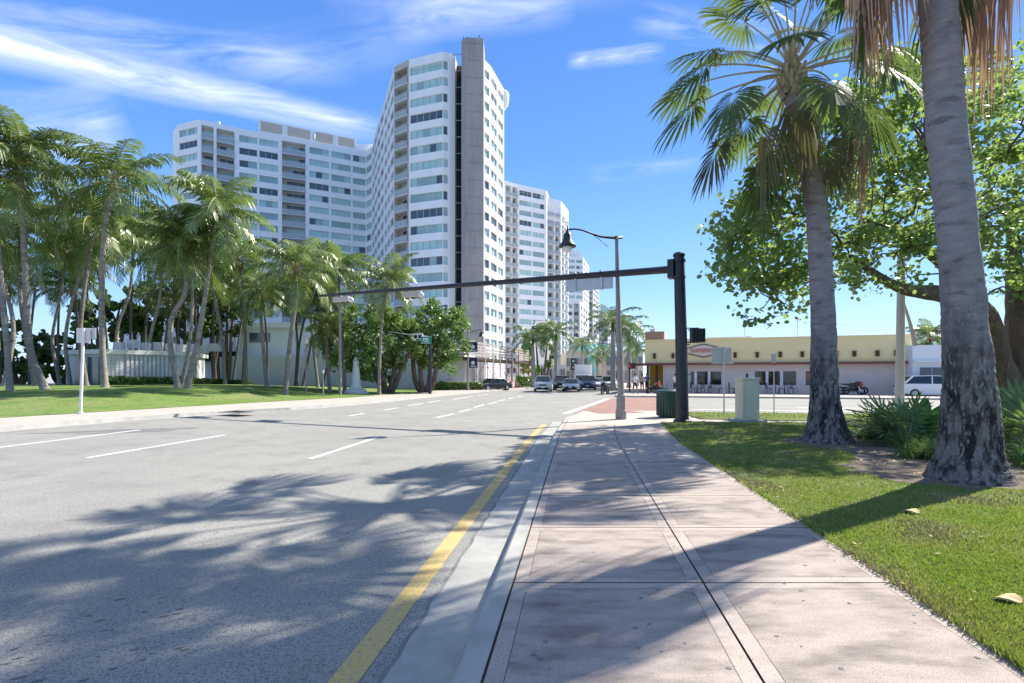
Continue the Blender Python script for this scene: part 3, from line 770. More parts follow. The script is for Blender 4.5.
# second slab tower behind
S = Bld('slab_tower', 'white balconied slab tower right behind the shaft tower, second tallest', (4,155,0), 'stucco')
q=lambda x,D:(X_(x,D),D)
kw=dict(z0=58.5-1.4-19*2.95+.3, fh=2.95, nf=19, zb=-.5, zt=58.5)
S.facade(q(498,150.5),q(505,151.5),bays=[(.1,.8,'w')],**kw)
S.facade(q(505,151.5),q(518.5,154.5),bays=[(.05,.5,'b'),(.55,.95,'b')],**kw)
S.facade(q(518.5,154.5),q(546.5,159.5),bays=[(.03,.47,'w'),(.5,.93,'w')],**kw)
S.facade(q(546.5,159.5),q(549,165),bays=[],**kw)
kw['nf']=18; kw['zt']=56.8
S.facade(q(546.8,161),q(561,164),bays=[(.06,.52,'b'),(.6,.95,'b')],**kw)
S.facade(q(561,164),q(568.5,174),bays=[(.1,.45,'b'),(.55,.9,'b')],**kw)
S.finish([q(498,150.5),q(505,151.5),q(518.5,154.5),q(546.5,159.5),q(549,165),(12,180),(-6,180)],58.5)
mb=MB(); mb.prism([q(547,161.5),q(561,164.5),q(568.3,174),(20,185),(10,185)],50,56.2); mb.build('roof','stucco',S.rt)

def simple_tower(label, x0, x1, D, ytop, side=None, wall='stucco', nb=4, bal=False, fh=3.0, dd=25, setback=None):
    H=CH+(HY-ytop)/F*D; nf=int((H-3)/fh)
    b=Bld('distant_tower', label, (X_((x0+x1)/2,D),D,0), wall, 'distant towers along the avenue')
    a,c=q(x0,D),q(x1,D+ (side or 0)*.3)
    bays=[(k/nb+.12/nb,(k+1)/nb-.1/nb,'b' if (bal and k%2) else 'w') for k in range(nb)]
    kw=dict(z0=H-1.2-nf*fh,fh=fh,nf=nf,zb=-.5,zt=H)
    b.facade(a,c,bays=bays,**kw)
    e=q(x1+(side or 3),D+dd)
    b.facade(c,e,bays=[(.08,.3,'w'),(.38,.62,'w'),(.7,.92,'w')],**kw)
    f=(a[0],D+dd)
    for s_,t_ in ((e,f),(f,a)): b.W.face([(s_[0],s_[1],-.5),(t_[0],t_[1],-.5),(t_[0],t_[1],H),(s_[0],s_[1],H)],0)
    b.finish([a,c,e,f],H)
    if setback:
        mb=MB(); mb.prism([(lerp(a[0],c[0],.15),D+2),(lerp(a[0],c[0],.85),D+2),(lerp(a[0],c[0],.85),D+12),(lerp(a[0],c[0],.15),D+12)],H-.3,H+setback); mb.build('penthouse',wall,b.rt)
    return b
simple_tower('distant white tower with stepped crown peeking above the signal arm sign',568,583,262,256,side=6,nb=2,setback=3.5)
simple_tower('distant white tower with many small balconies just right of the slab tower',566,580,215,300,side=8,nb=2,bal=True)
simple_tower('narrow distant tower with darker balcony column, right of the crowned one',583,593,290,283,side=6,nb=2,bal=True,wall='stuccogrey')
simple_tower('lower far white block left of the royal palm cluster, farthest down the avenue',594,608,330,312,side=6,nb=3,wall='stuccogrey')
simple_tower('mid height pale block behind the short royal palm down the avenue',560,590,185,338,side=3,nb=5,wall='stuccobeige')

# low-rise things down the avenue
def shopblock(name,label,x0,x1,D,ytop,wall,nwin,dd=14,glass='glass_b',zs=.6,zh=2.6,rh=None,yoff=0):
    H=CH+(HY-ytop)/F*D; a,c=q(x0,D),q(x1,D+yoff)
    rt=root(name,label,'building',(X_((x0+x1)/2,D),D,0))
    t,n,L_=norm2(a,c); W=MB()
    W.prism([a,c,(c[0]+.5,c[1]+dd),(a[0],a[1]+dd)],-.2,H); W.build('wall',wall,rt)
    nr=rh or max(1,int(H/3.2))
    for r in range(nr):
        for k in range(nwin):
            u0,u1=L_*(k+.15)/nwin,L_*(k+.85)/nwin; z=.2+r*3.2
            m=MB(); cc=Vector(a)+t*((u0+u1)/2)+n*.03
            m.box((cc.x,cc.y,z+(zs+zh)/2),(u1-u0,.1,zh-zs),math.atan2(t.y,t.x),0); 
            for e in (u0,u1,(u0+u1)/2):
                c3=Vector(a)+t*e+n*.08; m.box((c3.x,c3.y,z+(zs+zh)/2),(.08,.08,zh-zs+.1),math.atan2(t.y,t.x),1)
            m.build('window',[glass,'mull'],rt)
    m=MB(); cc=Vector(a)+t*(L_/2)+n*.05; m.box((cc.x,cc.y,H+.1),(L_+.2,.3,.35),math.atan2(t.y,t.x)); m.build('cornice',wall,rt)
    return rt
shopblock('teal_building','small teal glazed building far down the avenue behind parked cars',583,608,150,345,'tealwall',5,glass='glass_a')
shopblock('low_building','bright white windowless-topped block behind the pair of royal palms',536,557,118,322,'white',3,rh=1)
shopblock('shop_building','low grey shop row with dark doors behind the silver car',533,566,96,366,'stuccogrey',5,glass='shopglass')
shopblock('low_building','pale low block beyond the white box truck at the road end',566,588,130,352,'stuccobeige',5,glass='glass_c')
shopblock('low_building','distant pale block behind the royal palm trunks beside the restaurant',606,643,120,352,'stuccobeige',6,glass='glass_c')
# podium and annex
rt=root('podium_building','low white podium wall with grey lower band left of the concrete shaft','building',(-10,64,0))
mb=MB(); 
mb.prism([q(225,64),q(432,62),q(432,75),q(200,80)],-.2,4.0,0); mb.build('grey_wall','stuccogrey',rt)
mb=MB(); mb.prism([q(238,66),q(436,63.5),q(440,80),q(238,82)],4.0,8.0); 
mb.prism([q(236,65.6),q(437,63.2),q(437,63.6),q(236,66)],7.6,8.25); mb.build('white_wall','stucco',rt)
mb=MB(); mb.prism([q(434,60),q(464,61),q(475,68),q(475,80),q(434,80)],-.2,4.4); mb.build('corner_wall','white',rt)
mb=MB(); mb.prism([q(434,70),q(484,74),q(484,90),q(434,90)],-.2,5.6); mb.build('rear_block','stucco',rt)
for k in range(5):
    mb=MB(); x=250+k*36; a,c=q(x,65.85-k*.3),q(x+20,65.6-k*.3); t,n,L_=norm2(a,c); cc=(Vector(a)+Vector(c))/2+n*.08
    mb.box((cc.x,cc.y,6.4),(L_,.1,1.2),math.atan2(t.y,t.x),0); mb.box((cc.x,cc.y-.05,6.4),(.08,.1,1.2),0,1); mb.build('window',['glass_c','mull'],rt)
# building with awning further left
rt=root('annex_building','pale annex with a dark awning seen between palm trunks left of the grey wall','building',(-42,74,0))
mb=MB(); mb.prism([q(120,80),q(236,70),q(236,85),q(120,95)],-.2,9.0); mb.build('wall','stucco',rt)
mb=MB(); mb.prism([q(200,67.5),q(236,66.5),q(236,70.2),q(200,73)],3.6,4.7,bottom=True); mb.build('awning','canvas',rt)
for k in range(4):
    mb=MB(); x=150+k*22; D=76.9-k*1.9; mb.box((X_(x,D),D,6.5),(1.9,.1,1.4),-.15,0); mb.box((X_(x,D),D-.1,6.5),(.1,.1,1.4),-.15,1); mb.build('window',['glass_c','white'],rt)
# fluted pavilion
rt=root('park_pavilion','small flat roofed white pavilion with ribbed wall behind the park palms','building',(-32,42,.8))
a0=Vector(q(66,42.5)); a1=Vector(q(106,40.5)); a2=Vector(q(187,45))
hz=CH+(HY-350.5)/F*42.5
mb=MB(); mb.prism([a0,a1,a2,a2+Vector((-2,6)),a0+Vector((-2,7))],0,hz-.35); mb.build('wall','stuccogrey',rt)
mb=MB(); 
def ex(p,q_): return p+(p-q_).normalized()*.5
c_=(a0+a1+a2)/3+Vector((-1,3))
mb.prism([p+(p-c_).normalized()*.35 for p in (a0,a1,a2,a2+Vector((-2,6)),a0+Vector((-2,7)))],hz-.35,hz,bottom=True); mb.build('roof','white',rt)
t,n,L_=norm2(a1,a2); mb=MB()
k=1.4
while k<L_-1.1:
    c3=a1+t*k+n*.06; mb.box((c3.x,c3.y,.8+(hz-1.2)/2),(.16,.12,hz-1.2),math.atan2(t.y,t.x)); k+=.3
mb.build('ribbed_wall','white',rt)
for s0 in (.55,L_-.55):
    mb=MB()
    for i in range(4):
        for j in range(11):
            c3=a1+t*(s0-.42+i*.28)+n*.07; mb.box((c3.x,c3.y,.8+.12+j*.24),(.17,.1,.15),math.atan2(t.y,t.x))
    c3=a1+t*s0+n*.03; mb.box((c3.x,c3.y,.75+1.3),(1.15,.04,2.7),math.atan2(t.y,t.x)); mb.build('screen_block_panel','white',rt)
t,n,L_=norm2(a0,a1); mb=MB(); c3=a0+t*(L_*.55)+n*.05; mb.box((c3.x,c3.y,1.9),(L_*.6,.08,2.3),math.atan2(t.y,t.x)); mb.build('door','glass_c',rt)
mb=MB()
for k in range(9):
    c3=a1+Vector(norm2(a1,a2)[0])*(k*.9+.5)+Vector((-.3,1)); mb.box((c3.x,c3.y,hz+.35+U(-.1,.2)),(.6,.5,.7))
mb.build('roof_unit','galv',rt)

# sidewalk shed (scaffold) in front of the tower
rt=root('sidewalk_shed','scaffold sidewalk shed with plank parapet along the avenue below the tower','scaffold',(-1,68,0))
s0=Vector((-4.9,58)); s1=Vector((2.6,80)); t=(s1-s0).normalized(); nn=Vector((t.y,-t.x)); LL=(s1-s0).length; ang=math.atan2(t.y,t.x)
mb=MB(); c3=(s0+s1)/2-nn*1.4; mb.box((c3.x,c3.y,3.55),(LL,2.8,.3),ang); mb.build('deck','darkwood',rt)
mb=MB()
for z in (4.0,4.35,4.7,5.05,5.4):
    for k in range(9):
        if random.random()<.12: continue
        a=s0+t*(k*LL/9+.03); b=s0+t*((k+1)*LL/9-.03); mb.beam((a.x,a.y,z),(b.x,b.y,z),.05,.24)
    mb.beam((s0.x,s0.y,z),(s0.x-nn.x*2.8,s0.y-nn.y*2.8,z),.05,.24)
mb.build('parapet','scaffwood',rt)
for k in range(10):
    for d in (0,2.8):
        p=s0+t*(k*LL/9)-nn*d; mb=MB(); mb.box((p.x,p.y,2.7),(.11,.11,5.5),ang)
        mb.build('post','rust' if k>6 else 'galv',rt)
mb=MB()
for k in range(9):
    a=s0+t*(k*LL/9); b=s0+t*((k+1)*LL/9)
    mb.beam((a.x,a.y,1.3 if k%2 else 3.3),(b.x,b.y,3.3 if k%2 else 1.3),.05)
    mb.beam((a.x,a.y,2.6),(b.x,b.y,2.6),.05); mb.beam((a.x-nn.x*2.8,a.y-nn.y*2.8,1.1),(b.x-nn.x*2.8,b.y-nn.y*2.8,1.1),.05)
mb.build('brace','rust',rt)
for z in (3.6,5.0):
    mb=MB(); p=s0+Vector((-2.3,-.6)); c=P(473,360,57.2); 
    mb.box((c.x,57.2,z-.6 if z<4 else z-.25),(1.0,.06,1.1)); o=mb.build('banner','bluesign',rt)
    mb=MB(); zz=(z-.6 if z<4 else z-.25)
    mb.lathe((0,0,0),[(.22,0),(.22,.03)],12); 
    mb.v=[(c.x+x,57.15-zc,zz+y) for x,y,zc in mb.v]; mb.box((c.x+.05,57.14,zz-.38),(.6,.03,.1)); mb.build('emblem','white',o)

# ------------------------------------------------------------------ restaurant
rt=root('restaurant','long single storey yellow and pink stucco restaurant with brown band across the side street','restaurant building',(20,48,0))
a=Vector((X_(645,51),51)); b=Vector((X_(912,44),44)); t,n,LW=norm2(a,b); ang=math.atan2(t.y,t.x)
def RP(x, y, off=0.0):
    """pixel on the facade plane -> point"""
    # intersect ray with facade line
    dx=(x-CX)/F; # X=dx*D ; point a+t*u
    u=(dx*a.y-a.x)/(t.x-dx*t.y); D=a.y+t.y*u
    return u, CH+(HY-y)/F*D, D
def bandpts(z0,z1,off,mbx,m=0,u0=0,u1=None,th=.1):
    u1=LW if u1 is None else u1
    c=a+t*((u0+u1)/2)+n*(off+th/2); mbx.box((c.x,c.y,(z0+z1)/2),(u1-u0,th,z1-z0),ang,m)
zb=2.68; HR=5.0
openings=[]
for (x0,x1) in ((690,695),(696.3,708.5),(709.8,722),(754,766.5),(767.8,781),(782.5,797),(805,812)):
    openings.append((RP(x0,370)[0],RP(x1,370)[0]))
zs_,zh_=.72,1.98
W=MB()
cur=RP(663,370)[0]
def wq(u0,u1,z0,z1,d=0,m=0):
    p=a+t*u0-n*d; q_=a+t*u1-n*d; W.face([(p.x,p.y,z0),(q_.x,q_.y,z0),(q_.x,q_.y,z1),(p.x,p.y,z1)],m)
groups=[(openings[0][0],openings[2][1]),(openings[3][0],openings[5][1]),(openings[6][0],openings[6][1])]
for (g0,g1) in groups:
    wq(cur,g0,0,zb); wq(g0,g1,0,zs_); wq(g0,g1,zh_,zb)
    p=a+t*g0; q_=a+t*g1; pi=p-n*.25; qi=q_-n*.25
    W.face([(p.x,p.y,zs_),(q_.x,q_.y,zs_),(qi.x,qi.y,zs_),(pi.x,pi.y,zs_)]); W.face([(pi.x,pi.y,zh_),(qi.x,qi.y,zh_),(q_.x,q_.y,zh_),(p.x,p.y,zh_)])
    W.face([(p.x,p.y,zs_),(pi.x,pi.y,zs_),(pi.x,pi.y,zh_),(p.x,p.y,zh_)]); W.face([(qi.x,qi.y,zs_),(q_.x,q_.y,zs_),(q_.x,q_.y,zh_),(qi.x,qi.y,zh_)])
    cur=g1
wq(cur,LW,0,zb)
uE=RP(663,370)[0]
p=a+t*LW; W.face([(p.x,p.y,0),(p.x-n.x*14,p.y-n.y*14,0),(p.x-n.x*14,p.y-n.y*14,zb),(p.x,p.y,zb)])
p=a+t*uE; W.face([(p.x-n.x*3,p.y-n.y*3,0),(p.x,p.y,0),(p.x,p.y,zb),(p.x-n.x*3,p.y-n.y*3,zb)])
W.build('lower_wall','pinkstucco',rt)
# recessed ochre entrance
W=MB(); wq(.2,uE-.02,0,zb,3.0); p=a+t*.2; W.face([(p.x-n.x*3,p.y-n.y*3,0),(p.x-n.x*10,p.y-n.y*10,0),(p.x-n.x*10,p.y-n.y*10,zb),(p.x-n.x*3,p.y-n.y*3,zb)]); W.build('entrance_wall','ochre',rt)
mb=MB()
for u in (.25,1.1): 
    c=a+t*u-n*.3; mb.box((c.x,c.y,zb/2),(.22,.22,zb),ang)
c=a+t*(uE-.2)-n*.2; mb.build('entrance_post','darkwood',rt)
mb=MB(); c=a+t*1.9-n*2.9; mb.box((c.x,c.y,1.1),(.1,.12,2.2),ang); mb.box((c.x+.6,c.y-.2,1.1),(.9,.06,2.1),ang); mb.build('door','ochre',rt)
W=MB(); 
pz=[a,b,b-n*14,a-n*14+t*0]
W.prism(pz,zb,HR,bottom=True); W.build('upper_wall','cream',rt)
mb=MB(); 
c=a+t*(LW/2)-n*.1; mb.box((c.x,c.y,HR+.05),(LW+.1,.35,.1),ang); mb.build('parapet_cap','cream',rt)
mb=MB(); bandpts(zb-.08,zb+.12,.003,mb,u0=-1.0,u1=RP(934,362)[0],th=.55); mb.build('brown_band','brownband',rt)
mb=MB(); u=RP(934,362)[0]
c=a+t*.2-n*1.0
mb.box((c.x-.6,c.y,zb-.02),(1.6,3.0,.12),ang); mb.build('entrance_canopy','brownband',rt)
mb=MB(); c=a+t*.9-n*1.2; mb.box((c.x,c.y,HR+.45),(1.8,2,.9),ang); mb.build('roof_block','terracotta',rt)
mb=MB(); c=a+t*.6-n*2; mb.box((c.x,c.y,HR+1.05),(.5,.6,.5),ang); mb.build('roof_vent','galv',rt)
for (g0,g1),cuts in zip(groups,(openings[:3],openings[3:6],openings[6:])):
    for (u0,u1) in cuts:
        m=MB(); c=a+t*((u0+u1)/2)-n*.2; m.box((c.x,c.y,(zs_+zh_)/2),(u1-u0+.1,.04,zh_-zs_),ang,0)
        for e in (u0,u1):
            c=a+t*e-n*.12; m.box((c.x,c.y,(zs_+zh_)/2),(.11,.12,zh_-zs_),ang,1)
        m.build('window',['shopglass','stucco'],rt)
c=a+t*(openings[6][0]+.35)-n*.15
mb=MB(); mb.box((c.x,c.y,1.55),(.35,.03,.35),ang); mb.build('poster','orange',rt)
for x in (654.5,673,735,757,780,802,836,854,877,896):
    u,z,D=RP(x,355.5); m=MB(); c=a+t*u+n*.12; zz=3.45
    m.box((c.x,c.y,zz),(.24,.24,.42),ang); m.box((c.x,c.y,zz+.26),(.3,.3,.06),ang); m.build('wall_lamp','darkwood',rt)
# hexagonal sign
u0,_,_=RP(688,352); u1,_,_=RP(719,352); uc=(u0+u1)/2; zc=3.95
def hexo(w_,h_,off,name,mt,par):
    m=MB(); pts=[(-w_,0),(-w_,-h_*.35),(0,-h_),(w_,-h_*.35),(w_,h_*.35),(0,h_),(-w_,h_*.35)]
    f=[];bk=[]
    for (x,z) in pts:
        p=a+t*(uc+x)+n*off; f.append((p.x,p.y,zc+z)); p2=p-n*.12; bk.append((p2.x,p2.y,zc+z))
    m.face(f); 
    for k in range(len(f)): m.face([f[k],bk[k],bk[(k+1)%len(f)],f[(k+1)%len(f)]])
    return m.build(name,mt,par)
sg=hexo(1.55,.66,.16,'hexagon_sign','darkwood',rt); hexo(1.43,.56,.19,'sign_face','terracotta_face' if False else 'pinkstucco',sg)
mb=MB(); c=a+t*uc+n*.2
x=-1.15
for k in range(9):
    w_=.21; h_=(.42,.36,.42,.40,.42,.36,.42,.38,.42)[k]
    cc=a+t*(uc+x+w_/2)+n*.21
    mb.box((cc.x-t.x*.07,cc.y-t.y*.07,zc+.02),(.055,.03,h_),ang); mb.box((cc.x+t.x*.06,cc.y+t.y*.06,zc+.02),(.05,.03,h_*.9),ang)
    mb.box((cc.x,cc.y,zc+.02+(.15,-.14,0,.14,-.02,.15,0,-.13,.1)[k]),(.16,.03,.07),ang)
    x+=.26
mb.build('sign_lettering','redsign',sg)
mb=MB()
c=a+t*7.5-n*3; mb.box((c.x,c.y,HR+.25),(3.4,1.4,.25),ang); c=a+t*9.6-n*3; mb.box((c.x,c.y,HR+.25),(.5,.5,.35),ang); mb.build('roof_unit','galv',rt)
mb=MB()
for (x,h,D_) in ((747,1.3,2),(802,1.8,2),(845,1.5,3)):
    u=RP(x,340)[0]; c=a+t*u-n*D_; mb.beam((c.x,c.y,HR-.6),(c.x,c.y,HR+h),.06)
    if x==845:
        mb.beam((c.x-.9,c.y,HR+h-.2),(c.x+.9,c.y,HR+h-.2),.05); mb.beam((c.x-.5,c.y,HR+h-.6),(c.x+.5,c.y,HR+h-.6),.04)
mb.build('roof_antenna','galv',rt)

# white building to the right
rt=root('white_building','low plain white building right of the yellow restaurant','building',(37,44,0))
wa=Vector(q(912.5,43)); wb=Vector((56,37)); t2,n2,L2=norm2(wa,wb)
mb=MB(); mb.prism([wa,wb,wb-n2*9,wa-n2*9],-.1,4.1); mb.build('wall','stucco',rt)
mb=MB(); c=(wa+wb)/2+n2*.1; mb.box((c.x,c.y,2.75),(L2,.5,.12),math.atan2(t2.y,t2.x)); mb.build('ledge','stucco',rt)
for k in range(7):
    c=wa+t2*(1.3+k*2.5)+n2*.04; m=MB(); m.box((c.x,c.y,1.75),(1.5,.08,1.0),math.atan2(t2.y,t2.x),0)
    c=wa+t2*(1.3+k*2.5)+n2*.1; m.box((c.x,c.y,1.75),(.07,.05,1.0),math.atan2(t2.y,t2.x),1); m.build('window',['glass_c','mull'],rt)
# ------------------------------------------------------------------ near fan palms
def fan_frond(mb, hub, az, el, Lp, Rf, droop=.5, wilt=.5, nseg=34, spread=R(250), g=.5, m=0, pm_=1, fold=0.0, pw=.028, wf=.66):
    """costapalmate leaf: petiole + fan with drooping tips"""
    p = Vector(hub); e = el; pts = [p.copy()]; n = 7
    for k in range(n):
        d = Vector((math.cos(e)*math.sin(az), math.cos(e)*math.cos(az), math.sin(e)))
        p = p+d*(Lp/n); pts.append(p.copy()); e -= droop/n
        e = max(e, -R(88))
    mb.tube(pts, [pw*(1.5-.9*k/n) for k in range(n+1)], 5, m=pm_)
    e -= wilt*.35
    e = max(e, -R(86))
    d = Vector((math.cos(e)*math.sin(az), math.cos(e)*math.cos(az), math.sin(e)))
    s = Vector((math.cos(az), -math.sin(az), 0)); up = s.cross(d); 
    roll = U(-.35,.35); s, up = s*math.cos(roll)+up*math.sin(roll), up*math.cos(roll)-s*math.sin(roll)
    H = pts[-1]
    dth = spread/nseg
    for k in range(nseg):
        th = -spread/2+(k+.5)*dth; ct = math.cos(th)
        Rr = Rf*(.72+.28*ct)*U(.92,1.05)
        cup = -.28*abs(math.sin(th))-fold
        dr = (d*ct+s*math.sin(th)*(1-fold*.75)+up*cup*.6).normalized()
        base = H+d*(.28*Rf*max(0, ct)**2)
        sd = (s*ct-d*math.sin(th)).normalized()
        off = up*(.02 if k % 2 else -.02)
        w1 = Rr*.5*dth*wf+.003; w2 = w1*.8
        def pt(t, sgn, w_):
            q = base+dr*(Rr*t)+sd*(sgn*w_)+off*(t*1.5)
            q.z -= g*wilt*Rr*max(0, t-.38)**2*2.6
            return q
        tipj = Vector((U(-.05,.05), U(-.05,.05), U(-.10,.02)))*Rf*wilt*1.3
        j0 = pt(.02, 0, 0)
        a1, b1 = pt(.48,-1,w1), pt(.48,1,w1); a2, b2 = pt(.78,-1,w2), pt(.78,1,w2)
        tp = pt(1.0,0,0)+tipj; a2 += tipj*.35; b2 += tipj*.35
        i = len(mb.v); mb.v += [tuple(x) for x in (j0,a1,b1,b2,a2,tp)]
        mb.f += [(i,i+1,i+2),(i+1,i+4,i+3,i+2),(i+4,i+5,i+3)]; mb.m += [m]*3

def palm_trunk(mb, pts, rads, n=22, fine=26):
    V = [Vector(p) for p in pts]
    P2 = []; R2 = []
    for k in range(len(V)-1):
        for i in range(fine):
            t = i/fine
            p0 = V[max(k-1,0)]; p1 = V[k]; p2 = V[k+1]; p3 = V[min(k+2,len(V)-1)]
            q = .5*((2*p1)+(p2-p0)*t+(2*p0-5*p1+4*p2-p3)*t*t+(-p0+3*p1-3*p2+p3)*t**3)
            r = lerp(rads[k], rads[k+1], t)*(1+.012*math.sin(q.z*48)+.012*U(-1,1))
            P2.append(q); R2.append(r)
    P2.append(V[-1]); R2.append(rads[-1])
    return P2, R2

def near_palm(name, label, px, D, rads, elmin, nlive, ndead, seedv, Lp, Rf, sw=1.7):
    random.seed(seedv)
    pts = [P(x, y, D) for x, y in px]; base = Vector((pts[0].x, D, 0))
    rt = root(name, label, 'palm tree', tuple(base))
    pts = [Vector((pts[0].x, D, -.05))]+pts[1:]
    P2, R2 = palm_trunk(None, pts, rads)
    lo = MB(); lo.tube([p for p in P2 if p.z < sw+.05], [r for p, r in zip(P2,R2) if p.z < sw+.05], 28, wob=.09, cap=False)
    hi = MB(); hi.tube([p for p in P2 if p.z >= sw-.02], [r for p, r in zip(P2,R2) if p.z >= sw-.02], 28, wob=.04)
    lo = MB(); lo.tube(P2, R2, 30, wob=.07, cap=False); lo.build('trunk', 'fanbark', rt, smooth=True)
    hub = P2[-1]; r = R2[-1]
    b = MB()                                   # boots round the bud
    for k in range(26):
        a = k*2.399; z = (k/26)*.5-.5
        o = Vector((math.sin(a), math.cos(a), 0))
        p0 = hub+o*(r*.8)+Vector((0,0,z)); p1 = hub+o*(r*1.15+.06)+Vector((0,0,z+.34))
        b.tube([p0,(p0+p1)/2+o*.03,p1], [.085,.06,.03], 6)
    b.build('boots', 'petiole', rt)
    b = MB(); b.lathe(tuple(hub+Vector((0,0,-.3))), [(r*.95,0),(r*1.15,.2),(r*1.0,.55),(r*.5,.9),(.05,1.2)], 16); b.build('crownshaft', 'fandead', rt, smooth=True)
    for k in range(nlive):
        t = k/nlive; az = k*2.39996+U(-.15,.15); el = R(lerp(elmin, 80, t**.9))+U(-.12,.12)
        m = MB(); L_ = Lp*U(.88,1.12)*(1 if t < .8 else .8)
        fan_frond(m, hub+Vector((0,0,.25*t)), az, el, L_, Rf*U(.9,1.08), droop=.6-.3*t, wilt=U(.5,1.0)*(1-.4*t), g=.34, pw=.024)
        m.build('frond', ['fanhalf' if (t < .16 and k % 2) else 'fan', 'petiole'], rt)
    return rt, hub
# palm beside the walk (thinner, full crown in view)
r1, hub1 = near_palm('fan_palm', 'fan palm nearer the signal post, its whole trunk and green drooping crown in view', [(827,450),(826,425),(824.5,398),(823.5,330),(820,260),(816,205),(806,146),(797,105),(792,78)], 12.2,
    [.60,.41,.31,.265,.245,.235,.225,.22,.215], -34, 36, 4, 11, 2.05, 1.05, 1.75)
def hang(rt, hub, lst, matn='fandead'):
    for (az, el, Lp, Rf, fold) in lst:
        m = MB(); fan_frond(m, hub, R(az), R(el), Lp, Rf, droop=.6, wilt=1.5, spread=R(150), g=.9, fold=fold, pw=.026, nseg=30)
        m.build('dead_frond', [matn, 'fandead'], rt)
hang(r1, hub1, [(92,-22,2.1,.85,.3),(125,-62,1.4,.8,.4)])
hang(r1, hub1, [(195,-35,1.1,.85,.2),(-120,-38,1.8,.9,.25),(120,-30,1.7,.9,.25)], 'fanhalf')
# thick palm at the right
r2, hub2 = near_palm('fan_palm', 'thick fan palm at the right edge, dark mottled trunk leaving the top of the frame', [(969,497),(969,472),(969.5,447),(969,385),(966,340),(959,250),(952,180),(944,100),(938,0),(930,-90),(921,-185)], 7.75,
    [.60,.49,.385,.32,.28,.25,.245,.24,.235,.23,.225], 2, 36, 6, 23, 1.9, 1.0, 2.0)
hang(r2, hub2, [(-92,-46,1.6,.95,.35),(-99,-50,1.6,.95,.35),(-80,-48,1.6,.95,.35),(-88,-38,1.65,.95,.3),(90,-26,1.75,1.25,.3),(74,-32,1.8,1.2,.3),(108,-30,1.6,1.2,.3)])
hang(r2, hub2, [(-62,-58,2.3,.85,.0),(-40,-60,2.5,.8,.0),(62,-56,2.2,.8,.0)], 'fan')

# ------------------------------------------------------------------ coconut palms
def coco_frond(mb, hub, az, el, L_, droop, nl=26, ll=.75, m=0, twist=0.0, hang_=1.0, wl=.035):
    n = 10; p = Vector(hub); e = el; pts = [p.copy()]; dirs = []
    az2 = az
    for k in range(n):
        d = Vector((math.cos(e)*math.sin(az2), math.cos(e)*math.cos(az2), math.sin(e))); dirs.append(d)
        p = p+d*(L_/n); pts.append(p.copy()); e -= droop/n*(.5+1.0*k/n); az2 += twist/n
    dirs.append(dirs[-1])
    mb.tube(pts, [.045*(1-.85*k/n) for k in range(n+1)], 3, m=1, cap=False)
    for k in range(nl):
        t = .14+.86*(k+.5)/nl; f = t*n; i = min(int(f), n-1); q = pts[i].lerp(pts[i+1], f-i); d = dirs[i]
        s = d.cross(Vector((0,0,1)));
        if s.length < .05: s = Vector((math.cos(az), -math.sin(az), 0))
        s.normalize(); up = s.cross(d)
        l = ll*math.sin(math.pi*min(1,(t*.86+.12)))**.6*U(.85,1.1)
        for sg in (-1,1):
            dr = (s*sg*.9+d*.55+up*U(-.15,.25)).normalized()
            mid = q+dr*(l*.5)-Vector((0,0,l*.13*hang_)); tip = q+dr*(l*.86)-Vector((0,0,l*.55*hang_*U(.6,1.3)))
            w_ = d*wl
            j = len(mb.v); mb.v += [tuple(q-w_*.6),tuple(q+w_*.6),tuple(mid+w_),tuple(mid-w_),tuple(tip)]
            mb.f += [(j,j+1,j+2,j+3),(j+3,j+2,j+4)]; mb.m += [m,m]
def coco_crown_mesh(seedv, nf=20, L_=3.6, nl=26, wind=.0, dense=1.0, matn='coco', wl=.035):
    random.seed(seedv); mb = MB()
    for k in range(nf):
        t = k/nf; az = k*2.39996+U(-.25,.25)
        el = R(lerp(-28, 76, t**.85))+U(-.15,.15)
        coco_frond(mb, Vector((0,0,.1+.2*t)), az, el, L_*U(.85,1.15)*(1-.2*t), U(1.2,2.1), nl=nl, ll=1.0*L_/3.6, twist=U(-.5,.5), hang_=U(.8,1.3), wl=wl)
    for k in range(5):
        a = U(0,6.28); c = (math.sin(a)*.28, math.cos(a)*.28, -.18+U(-.15,.1))
        mb.lathe(c, [(.02,-.13),(.1,-.08),(.13,0),(.1,.09),(.02,.14)], 6, m=2)
    me_o = mb.build('crown', [matn,'rachis','coconut'])
    me = me_o.data; bpy.data.objects.remove(me_o); return me
CR = [coco_crown_mesh(100+i, nf=22, L_=3.8, nl=25, wl=.055) for i in range(5)]
CRs = [coco_crown_mesh(200+i, nf=21, L_=3.5, nl=20, wl=.05) for i in range(3)]
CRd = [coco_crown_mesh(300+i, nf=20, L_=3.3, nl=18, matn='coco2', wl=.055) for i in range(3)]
palm_id = 0
